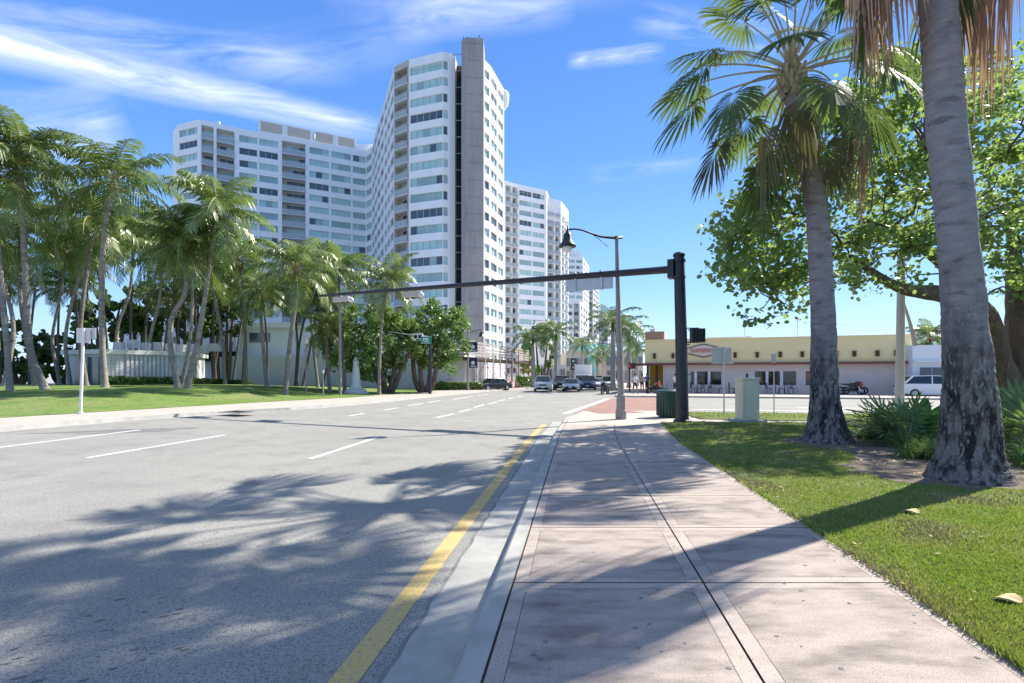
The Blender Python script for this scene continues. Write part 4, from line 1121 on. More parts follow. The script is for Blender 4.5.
def coco(px, D, label, r=.15, crown=None, sc=1.0, group='coconut palms in the park', bark='cocobark', rot=None, z=None):
    """px: trunk pixels from base to hub"""
    b = P(px[0][0], px[0][1], D); gz = hill(b.x, D)+.02
    pts = [P(x, y, D) for x, y in px]; pts[0].z = gz-.05
    r *= .85; sc *= 1.08
    rt = root('coconut_palm', label, 'palm tree', (b.x, D, gz), group)
    dy = U(-.8,.8)
    ctrl = [Vector((p.x, D+dy*(k/(len(pts)-1))**2, p.z)) for k, p in enumerate(pts)]
    n = len(ctrl)
    rads = [r*2.0]+[r*(1.15-.35*k/(n-1)) for k in range(1, n)]
    if n == 2: ctrl = [ctrl[0], ctrl[0].lerp(ctrl[1],.08), ctrl[0].lerp(ctrl[1],.5)+Vector((U(-.3,.3),0,0)), ctrl[1]]; rads = [r*2.1,r*1.25,r,r*.8]
    else: ctrl.insert(1, ctrl[0].lerp(ctrl[1],.15)); rads.insert(1, r*1.25)
    P2, R2 = palm_trunk(None, ctrl, rads, fine=6)
    m = MB(); m.tube(P2, R2, 9); m.build('trunk', bark, rt, smooth=True)
    o = bpy.data.objects.new('crown', crown or random.choice(CR)); COL.objects.link(o); o.parent = rt
    o.location = P2[-1]-Vector((b.x, D, gz)); o.rotation_euler = (U(-.1,.1), U(-.1,.1), rot if rot is not None else U(0,6.28)); o.scale = (sc,)*3
    return rt
random.seed(5)
coco([(10,391),(6,340),(-2,260),(-10,175)], 31, 'coconut palm at the left edge of the photo, trunk rising out of frame', .17, CR[0], 1.15)
coco([(45,392),(30,345),(27,270),(26,205),(27,160)], 32, 'coconut palm with trunk bowed left at its foot, second from the left edge', .2, CR[1], 1.1)
coco([(105,391),(103,350),(104,290),(110,230),(124,188)], 34, 'coconut palm with straight lower trunk right of the white sign post, coconuts showing', .2, CR[2], 1.12)
coco([(86,385),(80,340),(82,300),(88,250),(91,218)], 37, 'coconut palm whose trunk rises directly behind the white sign post', .16, CR[3], 1.0)
coco([(178,389),(171,350),(172,318),(186,290),(183,250)], 34.5, 'coconut palm with S curved reddish trunk, left of the leaning trio', .18, CR[4], .95)
coco([(181,390),(190,340),(193,290),(192,240)], 35, 'slim straight coconut palm in the middle of the leaning trio', .12, CR[0], .85)
coco([(187,391),(197,345),(206,285),(214,215)], 34.3, 'coconut palm leaning right with a pale trunk, right of the leaning trio', .19, CR[1], 1.12)
coco([(285,388.5),(290,345),(296,305),(297,272)], 37, 'coconut palm leaning right alone on the lawn with brown hanging frond', .17, CR[2], 1.0)
coco([(379,392),(380,350),(383,310),(388,285)], 43, 'thin coconut palm in front of the round green trees beside the white monument', .14, CR[3], 1.0)
coco([(267,387),(264,350),(263,310),(272,298)], 42, 'short coconut palm left of the lone leaning palm, before the grey wall', .15, CR[4], .78)
coco([(330,387),(327,350),(328,330)], 44, 'shortest young coconut palm in front of the grey wall', .15, CR[0], .7)
coco([(345,388),(343,340),(340,300),(341,272)], 45, 'coconut palm right behind the T shaped street lamp', .15, CR[1], .9)
coco([(318,386),(313,340),(312,300),(322,268)], 50, 'coconut palm against the grey wall, crown touching the tower foot', .15, CR[2], .95)
coco([(246,386),(245,330),(243,285),(238,262)], 47, 'coconut palm with upright trunk before the grey wall, left of the short palm', .16, CR[3], 1.0)
coco([(225,386),(222,340),(213,300),(203,268)], 46, 'coconut palm leaning left just right of the pavilion', .15, CR[4], .95)
coco([(70,384),(66,340),(75,300),(97,240)], 41, 'coconut palm with trunk sweeping right behind the white sign post', .15, CR[0], 1.0)
coco([(60,384),(52,340),(58,300),(64,250)], 43, 'coconut palm behind the bowed palm, trunk slightly curved, left of the pavilion', .13, CR[1], .95)
coco([(35,386),(22,320),(14,270),(12,215)], 38, 'coconut palm with leaning trunk crossing behind the bowed palm at the left', .15, CR[2], 1.05)
coco([(140,380),(152,330),(160,300),(164,262)], 44, 'coconut palm rising behind the pavilion roof, trunk leaning right', .14, CR[3], .95)
coco([(120,380),(118,330),(132,290),(140,235)], 46, 'coconut palm behind the left half of the pavilion roof', .14, CR[4], 1.0)
coco([(4,390),(14,330),(8,290),(-4,240)], 36, 'coconut palm low behind the leftmost palm', .15, CR[3], .9)
random.seed(77)
for k in range(25):
    x = -14+k*13.8+U(-6,6)
    if 268 < x < 283: x += 20
    D = U(50,58); hx = x+U(-14,14); hy = U(262,305) if x > 150 else U(228,290)
    if x > 290: hy = U(290,318)
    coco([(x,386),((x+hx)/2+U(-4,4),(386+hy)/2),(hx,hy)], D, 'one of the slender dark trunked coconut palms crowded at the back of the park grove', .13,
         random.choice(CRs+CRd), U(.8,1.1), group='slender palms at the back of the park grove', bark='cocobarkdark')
# royal palms along the avenue
RYm = []
for i in range(2):
    random.seed(400+i); mb = MB()
    for k in range(16):
        t = k/16; coco_frond(mb, Vector((0,0,.2)), k*2.39996, R(lerp(-15,72,t)), 3.6*U(.9,1.1), U(1.6,2.2), nl=22, ll=.8, hang_=.9, wl=.06)
    o = mb.build('crown', ['royal','rachis']); RYm.append(o.data); bpy.data.objects.remove(o)
random.seed(9)
for (x, yh, D, r, lab, sc) in ((533,338,72,.24,'royal palm left of the pair, by the end of the scaffold shed',1.15),(556,333,74,.24,'tall royal palm right of the pair, by the scaffold end',1.1),(582,345,98,.2,'shorter royal palm alone between the towers and the lamp pole',1.0),
        (597,358,120,.2,'small far royal palm beyond the alone one',.95),(603,352,112,.2,'small far royal palm just left of the street lamp pole',1.0),
        (613,322,58,.24,'royal palm directly behind the street lamp pole',1.15),(621,330,62,.24,'royal palm just right of the street lamp pole',1.15),(629,335,68,.24,'royal palm right of the cluster beside the restaurant corner',1.1),(637,350,80,.22,'farthest royal palm of the restaurant side row',1.0)):
    b = Vector((X_(x,D),D,0)); rt = root('royal_palm', lab, 'palm tree', tuple(b), 'royal palms along the avenue')
    top = P(x, yh, D); m = MB(); H = top.z
    m.tube([b+Vector((0,0,H*t)) for t in (0,.1,.3,.55,.8,.88)], [r*1.5,r*1.2,r*1.15,r*1.3,r*.9,r*.7], 10); m.build('trunk','royalbark',rt,smooth=True)
    m = MB(); m.tube([b+Vector((0,0,H*.87)),b+Vector((0,0,H*.93)),b+Vector((0,0,H))], [r*.8,r*.95,r*.4], 9); m.build('crownshaft','royal',rt,smooth=True)
    o = bpy.data.objects.new('crown', random.choice(RYm)); COL.objects.link(o); o.parent = rt; o.location = (0,0,H-.1); o.rotation_euler = (0,0,U(0,6)); o.scale = (sc,)*3

# ------------------------------------------------------------------ broadleaf trees
def leafface(mb, c, s, m=0):
    a = Vector((U(-1,1),U(-1,1),U(-1,1))).normalized(); n = (Vector((U(-1,1),U(-1,1),U(-.2,1.4)))).normalized()
    x = n.cross(a).normalized(); y = n.cross(x)
    i = len(mb.v); pts = []
    for k, (ca, sa) in enumerate(HEX):
        q = c+x*(ca*s)+y*(sa*s*.92)+n*(.16*s*abs(ca)); pts.append((q.x,q.y,q.z))
    mb.v += pts; mb.f.append(tuple(range(i,i+6))); mb.m.append(m)
HEX = [(math.cos(k*math.pi/3), math.sin(k*math.pi/3)) for k in range(6)]
def twig(mb, a, b, r0, r1, n=6, sag=0.0, jit=.15, m=0, seg=6):
    pts = []
    for k in range(seg+1):
        t = k/seg; p = a.lerp(b, t); L_ = (b-a).length
        p += Vector((U(-1,1),U(-1,1),U(-1,1)))*jit*L_*.22*math.sin(math.pi*t); p.z += sag*L_*math.sin(math.pi*t)
        pts.append(p)
    mb.tube(pts, [lerp(r0,r1,k/seg) for k in range(seg+1)], n, m=m, wob=.1)
    return pts
def tree(name, label, base, forks, clumps, nleaf, ls, cr=.8, leafm='leaf', woodm='wood', tr=.3, cat='tree', group=None, flat=.75, limbr=.1):
    rt = root(name, label, cat, tuple(base), group); T_ = MB()
    nodes = []
    for fk in forks:
        pts = [Vector(p) for p in fk[0]]; P2, R2 = palm_trunk(None, pts, fk[1], fine=5)
        T_.tube(P2, [r*U(.93,1.07) for r in R2], 10, wob=.2); nodes += P2[len(P2)//3:]
    T_.build('trunk', woodm, rt, smooth=True)
    Bm = MB(); conn = list(nodes)
    cl = sorted(clumps, key=lambda c: min((c-n).length for n in nodes))
    for k, c in enumerate(cl):
        nn = min(conn, key=lambda n: (c-n).length+(.5 if n.z > c.z else 0)); L_ = (c-nn).length
        pts = twig(Bm, nn, c, max(.02, limbr*min(1,L_/4)), .012, n=5, sag=.06, jit=.5, seg=5)
        if k % 2 == 0: conn += pts[2:]
    Bm.build('limbs', woodm, rt, smooth=True)
    Lf = MB()
    for c in clumps:
        rr_ = cr*U(.7,1.2); sub = [c+Vector((U(-1,1),U(-1,1),U(-.7,.7)))*rr_*.8 for _ in range(4)]
        for k in range(nleaf):
            q = random.choice(sub); v = Vector((random.gauss(0,.33),random.gauss(0,.33),random.gauss(0,.33*flat)))*rr_
            leafface(Lf, q+v, ls*U(.7,1.15))
    Lf.build('crown', leafm, rt)
    return rt
random.seed(31)
# big sea grape at the right
D0 = 19.0
bx = X_(1012, D0)
outline = [(716,268),(722,225),(738,200),(765,180),(780,140),(800,100),(850,80),(885,60),(930,60),(970,55),(1024,40),(1100,0),(1180,40),(1200,200),(1180,280),(1100,305),(1040,290),(1000,285),(950,288),(915,280),(895,296),(865,285),(830,285),(800,296),(775,318),(752,312),(742,290)]
clumps = []
while len(clumps) < 470:
    x, y = U(700,1200), U(0,330)
    if not inside((x,y), outline): continue
    D = U(13.5,24)
    if D > 20 and y > 240 and x > 850: D = U(14,20)
    if x < 800: D = U(13.0,17.5)
    if y > 250 and 800 < x < 1000 and random.random() < .7: continue
    if x > 1040 and random.random() < .45: continue
    clumps.append(P(x,y,D))
b0 = Vector((bx, D0, 0))
forks = [([(bx-.3,D0,-.1),(bx-.6,D0,1.2),(bx-1.2,D0-.1,2.6),(bx-2.0,D0-.6,4.2),(bx-3.0,D0-1,6.0),(bx-3.4,D0-1,8)],[.75,.55,.48,.36,.2,.08]),
         ([(bx+.4,D0+.3,-.1),(bx+.5,D0+.2,1.5),(bx+.3,D0,3.2),(bx+.6,D0+.5,5.2),(bx+1,D0+1,8)],[.7,.5,.4,.28,.1]),
         ([(bx+.1,D0-.4,-.1),(bx-.9,D0-.5,2.0),(bx-2.0,D0-1.2,3.6),(bx-4.2,D0-2.2,4.15),(bx-6.2,D0-2.8,4.3),(bx-8.0,D0-3.2,5.2)],[.45,.36,.3,.25,.17,.07]),
         ([(bx-1.2,D0-.2,2.6),(bx-3.2,D0-1.5,4.6),(bx-5.5,D0-2.6,5.7),(bx-7.6,D0-3.4,6.2)],[.26,.2,.14,.05]),
         ([(bx-1.6,D0-.5,3.4),(bx-3.5,D0-2.2,5.2),(bx-5.0,D0-3.4,7.2),(bx-6.0,D0-3.8,8.6)],[.2,.16,.1,.04]),
         ([(bx+.3,D0,3.2),(bx+1.8,D0-1.5,4.6),(bx+3.5,D0-3,6),(bx+4.5,D0-4,7)],[.26,.2,.12,.05]),
         ([(bx+.2,D0,2.8),(bx+2,D0+1,4.6),(bx+4,D0+2,6),(bx+6,D0+2,7)],[.26,.2,.12,.05])]
tree('sea_grape_tree','huge spreading sea grape tree with twisted trunks behind the right hand palms', b0, forks, clumps, 76, .076, cr=.56, leafm='leaf', limbr=.10)
def ell(c, r, n, under=-.5):
    out = []
    while len(out) < n:
        v = Vector((U(-1,1),U(-1,1),U(under,1)))
        if v.length <= 1 and v.length > .45: out.append(Vector((c[0]+v.x*r[0], c[1]+v.y*r[1], c[2]+v.z*r[2])))
    return out
def sgr(label, xc, D, xr, ytop, ybot, leafm, n, ls=.16, nl=60, name='sea_grape_tree', bx_=None):
    c = P(xc, (ytop+ybot)/2, D); rx = xr/F*D; rz_ = (ybot-ytop)/2/F*D
    b = Vector((X_(bx_ or xc, D), D, hill(X_(bx_ or xc,D),D)))
    cl = ell((c.x,D,c.z),(rx,rx*.7,rz_),n,-.9)
    fr = [([(b.x+s*.2,D,b.z-.1),(b.x+s*.9,D-.2,b.z+1.2),(b.x+s*rx*.45,D-.1*s,c.z-.2),(b.x+s*rx*.6,D,c.z+rz_*.4)],[.3,.22,.15,.05]) for s in (-1,-.4,.5,1)]
    return tree(name, label, b, fr, cl, nl, ls, cr=.62, leafm=leafm, limbr=.07, flat=1)
sgr('round green sea grape tree behind the white monument, left of the street name sign', 372, 47, 52, 300, 384, 'leafmid', 150, nl=75, ls=.13, bx_=388)
sgr('round green sea grape tree right of the street name sign, at the white corner wall', 437, 49, 32, 300, 372, 'leafmid', 90, nl=75, ls=.13, bx_=425)
sgr('bushy light green tree behind the royal palm pair', 541, 86, 24, 322, 378, 'leafmid', 26, ls=.3, nl=50, name='street_tree')
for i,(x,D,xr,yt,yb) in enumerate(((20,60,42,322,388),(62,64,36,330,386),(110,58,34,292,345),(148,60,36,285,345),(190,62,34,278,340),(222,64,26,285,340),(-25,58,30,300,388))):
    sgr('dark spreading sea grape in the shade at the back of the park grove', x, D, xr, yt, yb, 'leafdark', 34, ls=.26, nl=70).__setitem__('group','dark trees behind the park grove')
# palms and green beyond the white building, right
for (x,yh,D,lab) in ((930,338,62,'coconut palm top showing above the white building at the right'),):
    b = Vector((X_(x,D),D,0)); rt = root('coconut_palm', lab, 'palm tree', tuple(b)); H = P(x,yh,D).z; m = MB()
    m.tube([b,b+Vector((.1,0,H*.5)),b+Vector((0,0,H))],[.3,.2,.15],8); m.build('trunk','cocobark',rt,smooth=True)
    o = bpy.data.objects.new('crown', CR[1]); COL.objects.link(o); o.parent = rt; o.location=(0,0,H)
sgr('low green tree top showing above the white building, right of the restaurant', 935, 60, 34, 343, 372, 'leafmid', 20, ls=.25, nl=50, name='street_tree')

# ------------------------------------------------------------------ understory
def palmetto(label, c, n, Lp, Rf, seedv, matn='fanbush'):
    random.seed(seedv); rt = root('palmetto_bush', label, 'bush', tuple(c))
    for k in range(n):
        m = MB(); fan_frond(m, Vector(c)+Vector((U(-.25,.25),U(-.2,.2),0)), U(0,6.28), R(U(12,80)), Lp*U(.6,1.1), Rf*U(.85,1.1), droop=.2, wilt=.05, nseg=24, spread=R(290), g=.3, pw=.010, wf=.34)
        m.build('frond',[matn,'petiole'],rt)
    return rt
def gp(x, y, D): p = P(x,y,D); return (p.x, D, 0)
palmetto('spiky dwarf fan palm bush between the two big palms', gp(912,420,11.6), 34, .75, .58, 51)
palmetto('dwarf fan palm bush partly hidden behind the right side of the thick trunk', gp(1024,430,10.5), 24, .95, .7, 52)
palmetto('small dwarf fan palm bush low at the left of the soil bed', gp(893,425,12.6), 12, .55, .5, 53)
def paddle(label, c, n, L_, seedv):
    random.seed(seedv); rt = root('birdnest_plant', label, 'plant', tuple(c))
    for k in range(n):
        az = k*2.4+U(-.2,.2); e = R(U(35,75)); p = Vector(c); pts=[p.copy()]; ds=[]; l = L_*U(.8,1.1)
        for i in range(8):
            d = Vector((math.cos(e)*math.sin(az),math.cos(e)*math.cos(az),math.sin(e))); ds.append(d); p = p+d*l/8; pts.append(p.copy()); e -= .11
        ds.append(d); s = Vector((math.cos(az),-math.sin(az),0)); m = MB()
        L0=[];R0=[];C0=[]
        for i,q in enumerate(pts):
            w_ = .13*math.sin(math.pi*min(1,(i/8)*.9+.06))**.7; up = s.cross(ds[i])
            L0.append(q-s*w_+up*.03); R0.append(q+s*w_+up*.03); C0.append(q)
        for i in range(8):
            m.face([L0[i],C0[i],C0[i+1],L0[i+1]]); m.face([C0[i],R0[i],R0[i+1],C0[i+1]])
        m.build('leaf','leafdark2',rt)
M['leafdark2'] = mat('glossy_dark_leaf', (.02,.075,.03), (.045,.12,.04), scale=3, rough=.3, spec=.5, trans=.3, transc=(.12,.38,.05))
paddle('dark broad strap leaved plant just left of the thick palm trunk', gp(925,412,12.4), 16, 1.45, 61)
paddle('dark strap leaved plant directly behind the spiky palm bush', gp(895,405,13.6), 12, 1.3, 62)
paddle('broad strap leaved plant right of the thick palm trunk under the sea grape', gp(1018,400,12.5), 16, 1.6, 63)
M['lily'] = mat('liriope_leaf', (.05,.12,.03), (.12,.2,.06), scale=3, rough=.5, trans=.3, transc=(.2,.4,.06))
def tuft(label, c, n, L_, seedv, group='grassy clumps in the soil bed'):
    random.seed(seedv); m = MB(); 
    for k in range(n):
        az=U(0,6.28); e=R(U(35,88)); p=Vector(c)+Vector((U(-.18,.18),U(-.15,.15),0)); l=L_*U(.7,1.15); s=Vector((math.cos(az),-math.sin(az),0))*.009; prev=p
        for i in range(4):
            d=Vector((math.cos(e)*math.sin(az),math.cos(e)*math.cos(az),math.sin(e))); q=prev+d*l/4; w0=(1-i/4); w1=(1-(i+1)/4)
            m.face([prev-s*w0,prev+s*w0,q+s*w1,q-s*w1]); prev=q; e-=.42
    o=m.build('grassy_clump','lily'); recenter(o,c); tag(o,label,'plant',group)
random.seed(8)
k=0
spots=[(x+U(-6,6),y+U(-4,4),D+U(-.3,.3)) for x,y,D in [(868,430,13),(885,436,12.3),(900,438,11.2),(915,440,10.8),(928,436,10.4),(935,442,9.8),(905,430,12),(922,430,11.6),(940,428,11.4),(890,428,13.2),(876,434,12.2),(910,446,10.0),(925,448,9.8)]]
for (x,y,D) in spots:
    tuft('green grassy clump in the planting bed between the two big palms', gp(x,y,D), 120, .62, 900+k); k+=1
for (x,D) in ((1008,10.2),(1022,9.4),(1036,10),(1015,11.5),(1030,8.7),(1045,9),(1000,12),(1055,10.5)):
    tuft('pale green grassy clump right of the thick palm trunk', gp(x,0,D), 130, .68, 900+k, 'grassy clumps right of the thick trunk'); k+=1
# hedge rows at the pavilion and tower corner
def hedge(label, x0, x1, D0_, D1_, h, wdt, n, matn='leafmid', ls=.09):
    a=Vector((X_(x0,D0_),D0_,0)); b=Vector((X_(x1,D1_),D1_,0)); m=MB(); random.seed(int(x0)+3)
    for k in range(n):
        t=random.random(); c=a.lerp(b,t); z=hill(c.x,c.y); hh=h*(.8+.35*mnoise.noise(Vector((t*14,1,0))))
        q=Vector((c.x+U(-.1,.1),c.y+U(-wdt,wdt),z+hh*random.random()**.6)); leafface(m,q,ls*U(.7,1.3))
    o=m.build('hedge',matn); c=(a+b)/2; recenter(o,(c.x,c.y,hill(c.x,c.y))); tag(o,label,'hedge')
hedge('low clipped hedge along the ribbed wall of the park pavilion',104,186,39.4,43.8,.75,.35,5000)
hedge('dark low hedge right of the pavilion towards the grey wall',190,250,42,52,.6,.5,2600,'leafdark')
hedge('low hedge at the foot of the white corner wall by the avenue',432,482,57,58.5,1.0,.6,3500,'leafmid',.12)
hedge('small green bush at the end of the scaffold shed',517,532,72,76,1.6,.8,900,'leafmid',.2)
# ------------------------------------------------------------------ street furniture
random.seed(3)
# traffic signal mast
pb = G(682.5, 422); pb = Vector((X_(682.5,17.5),17.5,0))
rt = root('traffic_signal_mast','black traffic signal mast whose long arm spans the avenue','signal mast',tuple(pb))
m=MB(); m.tube([pb,pb+Vector((-.05,0,3)),pb+Vector((-.12,0,5.58))],[.21,.195,.175],12); m.build('post','blackmetal',rt)
m=MB(); m.lathe(tuple(pb),[(.3,0),(.3,.06),(.25,.1)],12); m.build('base_plate','blackmetal',rt)
top=pb+Vector((-.12,0,5.58))
m=MB(); m.lathe(tuple(top),[(.2,0),(.2,.06),(.14,.12),(.02,.14)],12); m.lathe(tuple(top+Vector((0,0,-.75))),[(.22,0),(.22,.08)],12); m.lathe(tuple(top+Vector((0,0,-.2))),[(.22,0),(.22,.08)],12); m.box(tuple(top+Vector((-.22,.1,-.42))),(.2,.4,.62),rz=-.5); m.build('post_cap','blackmetal',rt)
a0=top+Vector((-.15,.08,-.42)); a1=P(320,295.8,24.8)
def armp(t): return a0.lerp(a1,t)+Vector((0,0,.0))
m=MB(); m.tube([armp(t) for t in (0,.03,.25,.5,.75,1)],[.135,.125,.11,.095,.078,.06],10); m.build('arm','blackmetal',rt)
adir=(a1-a0).normalized(); aang=math.atan2(adir.y,adir.x)
def armt(x):
    best=min(range(1001),key=lambda k: abs(CX+F*armp(k/1000).x/armp(k/1000).y-x)); return best/1000
tA,tB=armt(613),armt(566); c=armp((tA+tB)/2); wS=(armp(tA)-armp(tB)).length
m=MB(); m.box((c.x,c.y,c.z-.32),(wS,.03,.42),aang); s=m.build('street_name_sign','alu',rt)
m=MB()
for t in (lerp(tA,tB,.24),lerp(tA,tB,.8)):
    c2=armp(t); m.box((c2.x,c2.y-.05,c2.z-.25),(.05,.05,.62),aang); m.box((c2.x,c2.y-.02,c2.z+.12),(.08,.3,.05),aang)
m.box((c.x,c.y,c.z-.11),(wS,.05,.03),aang); m.build('bracket','galv',s)
for x,lab in ((341,'l'),(412,'r')):
    t=armt(x); c=armp(t); m=MB(); m.box((c.x,c.y+.1,c.z-.22),(.95,.2,.22),aang); h=m.build('signal_head','stuccobeige',rt)
    m=MB()
    for k in (-1,0,1):
        p=c+adir*(k*.36)+Vector((0,.24,-.26)); m.tube([p,p+Vector((0,.25,0))],[.12,.12],10)
    m.build('visor','blackmetal',h)
    m=MB(); m.beam((c.x,c.y,c.z),(c.x,c.y+.1,c.z-.3),.06); m.build('bracket','galv',h)
    c3=armp(armt(x+10 if x<400 else x+9)); c3=armp(armt(351 if x<400 else 421)); m=MB(); m.lathe((c3.x,c3.y,c3.z-.42),[(.02,0),(.09,.04),(.13,.12),(.12,.18),(.06,.24)],12); m.build('camera_dome','white',rt,smooth=True)
# pedestrian signal on the post
c=P(697.5,335.5,17.4); m=MB(); m.box((c.x,c.y,c.z),(.44,.26,.46)); h=m.build('pedestrian_signal','blackmetal',rt)
m=MB(); 
for k in range(4): m.box((c.x-.15+k*.1,c.y-.14,c.z),(.02,.03,.4))
m.box((c.x,c.y+.2,c.z+.2),(.44,.2,.03)); m.build('back_rib','rubber',h)
m=MB()
for dz in (.25,-.23): m.beam((pb.x-.03,pb.y,c.z+dz),(c.x+.05,c.y,c.z+dz),.035)
m.build('bracket','blackmetal',rt)
m=MB(); m.box((pb.x-.17,pb.y-.05,1.05),(.08,.12,.3)); m.build('push_button','blackmetal',rt)
m=MB(); m.box((pb.x,pb.y,2.6),(.33,.33,.03),.4); m.box((pb.x,pb.y,1.6),(.34,.34,.03),.4); m.build('band_clamp','blackmetal',rt)

# street lamp
lb=Vector((X_(621,18.7),18.7,0))
rt=root('street_lamp','tall grey street lamp with curved arm and bell lantern by the brick crosswalk','street lamp',tuple(lb))
m=MB(); m.lathe(tuple(lb),[(.2,0),(.2,.3),(.17,.34),(.16,.85),(.125,.9)],8); m.build('base','greypole',rt)
m=MB(); tp=P(616.5,236,18.7); m.tube([lb+Vector((0,0,.85)),lb.lerp(tp,.5)+Vector((0,0,0)),tp],[.12,.095,.06],12); m.build('pole','greypole',rt)
arm=[P(x,y,18.7-dd) for x,y,dd in ((622,237.5,-.1),(616,238,0),(608,237.5,.1),(600,236.5,.2),(590,233,.35),(582,230,.5),(575,229,.6),(569,229.5,.7))]
m=MB(); m.tube(arm,[.05,.05,.045,.04,.036,.033,.03,.03],8); m.tube([P(608,247,18.6),P(600,240,18.5),P(592,234,18.4)],.012,5); m.build('arm','blackmetal',rt,smooth=True)
lc=P(567.5,229,18.0)
m=MB(); m.tube([lc+Vector((0,0,.12)),lc+Vector((0,0,-.12))],.03,8); m.lathe((lc.x,lc.y,lc.z-.62),[(.30,0),(.29,.06),(.22,.14),(.17,.22),(.15,.38),(.10,.48),(.05,.56)],16); la=m.build('lantern','blackmetal',rt,smooth=True)
m=MB(); m.lathe((lc.x,lc.y,lc.z-.8),[(.02,0),(.12,.03),(.17,.1),(.18,.18)],14); m.build('globe','headlamp',la,smooth=True)

# green litter bin
c=G(667.5,415.5,0); c=Vector((X_(668,19.6),19.6,0))
rt=root('litter_bin','dark green slatted litter bin behind the black signal post','bin',tuple(c))
m=MB(); m.lathe(tuple(c),[(.36,.03),(.40,.3),(.42,.74),(.42,.84),(.44,.85),(.44,.94)],24); m.build('body','greenplastic',rt)
m=MB()
for k in range(24):
    a=k*math.pi/12; m.box((c.x+math.cos(a)*.42,c.y+math.sin(a)*.42,.44),(.02,.06,.74),a)
m.build('slats','greenplastic',rt)
m=MB(); m.lathe((c.x,c.y,.94),[(.46,0),(.46,.05),(.36,.1),(.2,.11),(.19,.06)],24); m.build('lid','greenplastic',rt)
# utility cabinet
D=17.6; c=Vector((X_(747,D),D,0)); wc=16.5/F*D; hc=(421-379)/F*D
rt=root('utility_cabinet','beige metal utility cabinet on the grass right of the sign post','cabinet',tuple(c))
m=MB(); m.box((c.x,c.y,.04),(wc+.35,.95,.09)); m.build('concrete_base','kerb',rt)
m=MB(); m.box((c.x,c.y,.08+hc/2-.05),(wc,.62,hc-.1),.0); b=m.build('body','cabinet',rt,bevel=.015)
m=MB(); m.box((c.x,c.y,hc+.03),(wc+.05,.68,.1)); m.build('lid','cabinet',rt,bevel=.02)
m=MB(); m.box((c.x+.03,c.y-.32,.08+hc/2-.05),(wc-.12,.02,hc-.26)); d=m.build('door','cabinet',rt,bevel=.005)
m=MB(); m.box((c.x-wc*.36,c.y-.34,.75),(.04,.04,.12)); m.build('handle','galv',d)
m=MB(); m.lathe((c.x,c.y,hc+.08),[(.04,0),(.04,.12),(.02,.14)],8); m.build('vent_cap','blackmetal',rt)
# sign posts
def post(name,label,x,ybase,ytop,D,r=.03,matn='galv',cat='sign post'):
    b=Vector((X_(x,D),D,0)); rt=root(name,label,cat,tuple(b)); H=P(x,ytop,D).z
    m=MB(); m.tube([b,b+Vector((0,0,H))],r,8); m.build('pole',matn,rt); return rt,b,H
rt,b,H=post('road_sign','square grey road sign seen from behind on a thin post before the restaurant',724,415,347,20.6,.03)
m=MB(); m.box((b.x-.08,b.y+.06,H-.34),(.80,.02,.66),.06); m.build('panel','alu',rt,bevel=.008)
m=MB(); m.box((b.x+.02,b.y-.03,H-.05),(.12,.04,.1)); m.box((b.x+.02,b.y-.03,H-.62),(.1,.04,.06)); m.box((b.x+.35,b.y+.02,H-.63),(.08,.04,.06)); m.build('bracket','galv',rt)
rt,b,H=post('road_sign','narrow road sign on a thin post just right of the utility cabinet',774,415,356,20.5,.022)
m=MB(); m.box((b.x,b.y+.04,H-.1),(.17,.015,.4)); m.build('panel','alu',rt,bevel=.004); m=MB(); m.box((b.x,b.y-.02,H-.32),(.16,.02,.1)); m.build('plate','redsign',rt)
# white sign on the park side
D=21.3; b=Vector((X_(80.5,D),D,0)); rt=root('bus_stop_sign','leaning white sign post with two pale panels on the park sidewalk','sign post',tuple(b))
t_=P(83.5,328,D); m=MB(); m.tube([b,t_],.055,10); m.build('pole','white',rt); m=MB(); m.lathe(tuple(b),[(.12,0),(.12,.05),(.07,.08)],10); m.build('foot','galv',rt)
for (x0,x1,y0,y1,nm) in ((77,90,328,343,'panel'),(86,98,328,339,'panel')):
    p=P((x0+x1)/2,(y0+y1)/2,D+(.06 if x0<80 else .14)); m=MB(); m.box(tuple(p),((x1-x0)/F*D,.02,(y1-y0)/F*D),.1 if x0<80 else -.35); m.build(nm,'galv' if x0<80 else 'alu',rt)
# street name sign + side signal, park corner
D=45.0; b=Vector((X_(430,D),D,0)); rt=root('signal_pole','black pole with green street name sign at the park side corner','signal pole',tuple(b)); H=P(430,334,D).z
m=MB(); m.tube([b,b+Vector((0,0,H))],[.14,.1],10); m.build('pole','blackmetal',rt)
p=P(426,340,D-.2); m=MB(); m.box(tuple(p),(.92,.05,.62)); s=m.build('street_name_sign','greensign',rt)
m=MB()
for k,(dx,dz,ww,hh) in enumerate(((-.2,.08,.1,.22),(-.08,.07,.09,.2),(.03,.07,.09,.22),(.15,.06,.1,.19),(.0,-.14,.5,.05),(-.3,-.02,.05,.1))): m.box((p.x+dx,p.y-.03,p.z+dz),(ww,.02,hh))
m.box((p.x,p.y-.028,p.z+.28),(.88,.015,.03)); m.box((p.x,p.y-.028,p.z-.28),(.88,.015,.03)); m.build('lettering','white',s)
ae=P(386,331,D+1); m=MB(); m.tube([P(430,337,D),P(405,334,D+.5),ae],[.06,.05,.04],8); m.build('arm','galv',rt)
p=P(418,337,D); m=MB(); m.box(tuple(p),(.85,.2,.62)); h=m.build('signal_head','white',rt); m=MB()
for k in (-1,1): m.box((p.x+k*.2,p.y-.12,p.z+.02),(.28,.04,.28))
m.box((p.x,p.y-.12,p.z-.25),(.3,.04,.1)); m.build('back_plate','rubber',h)
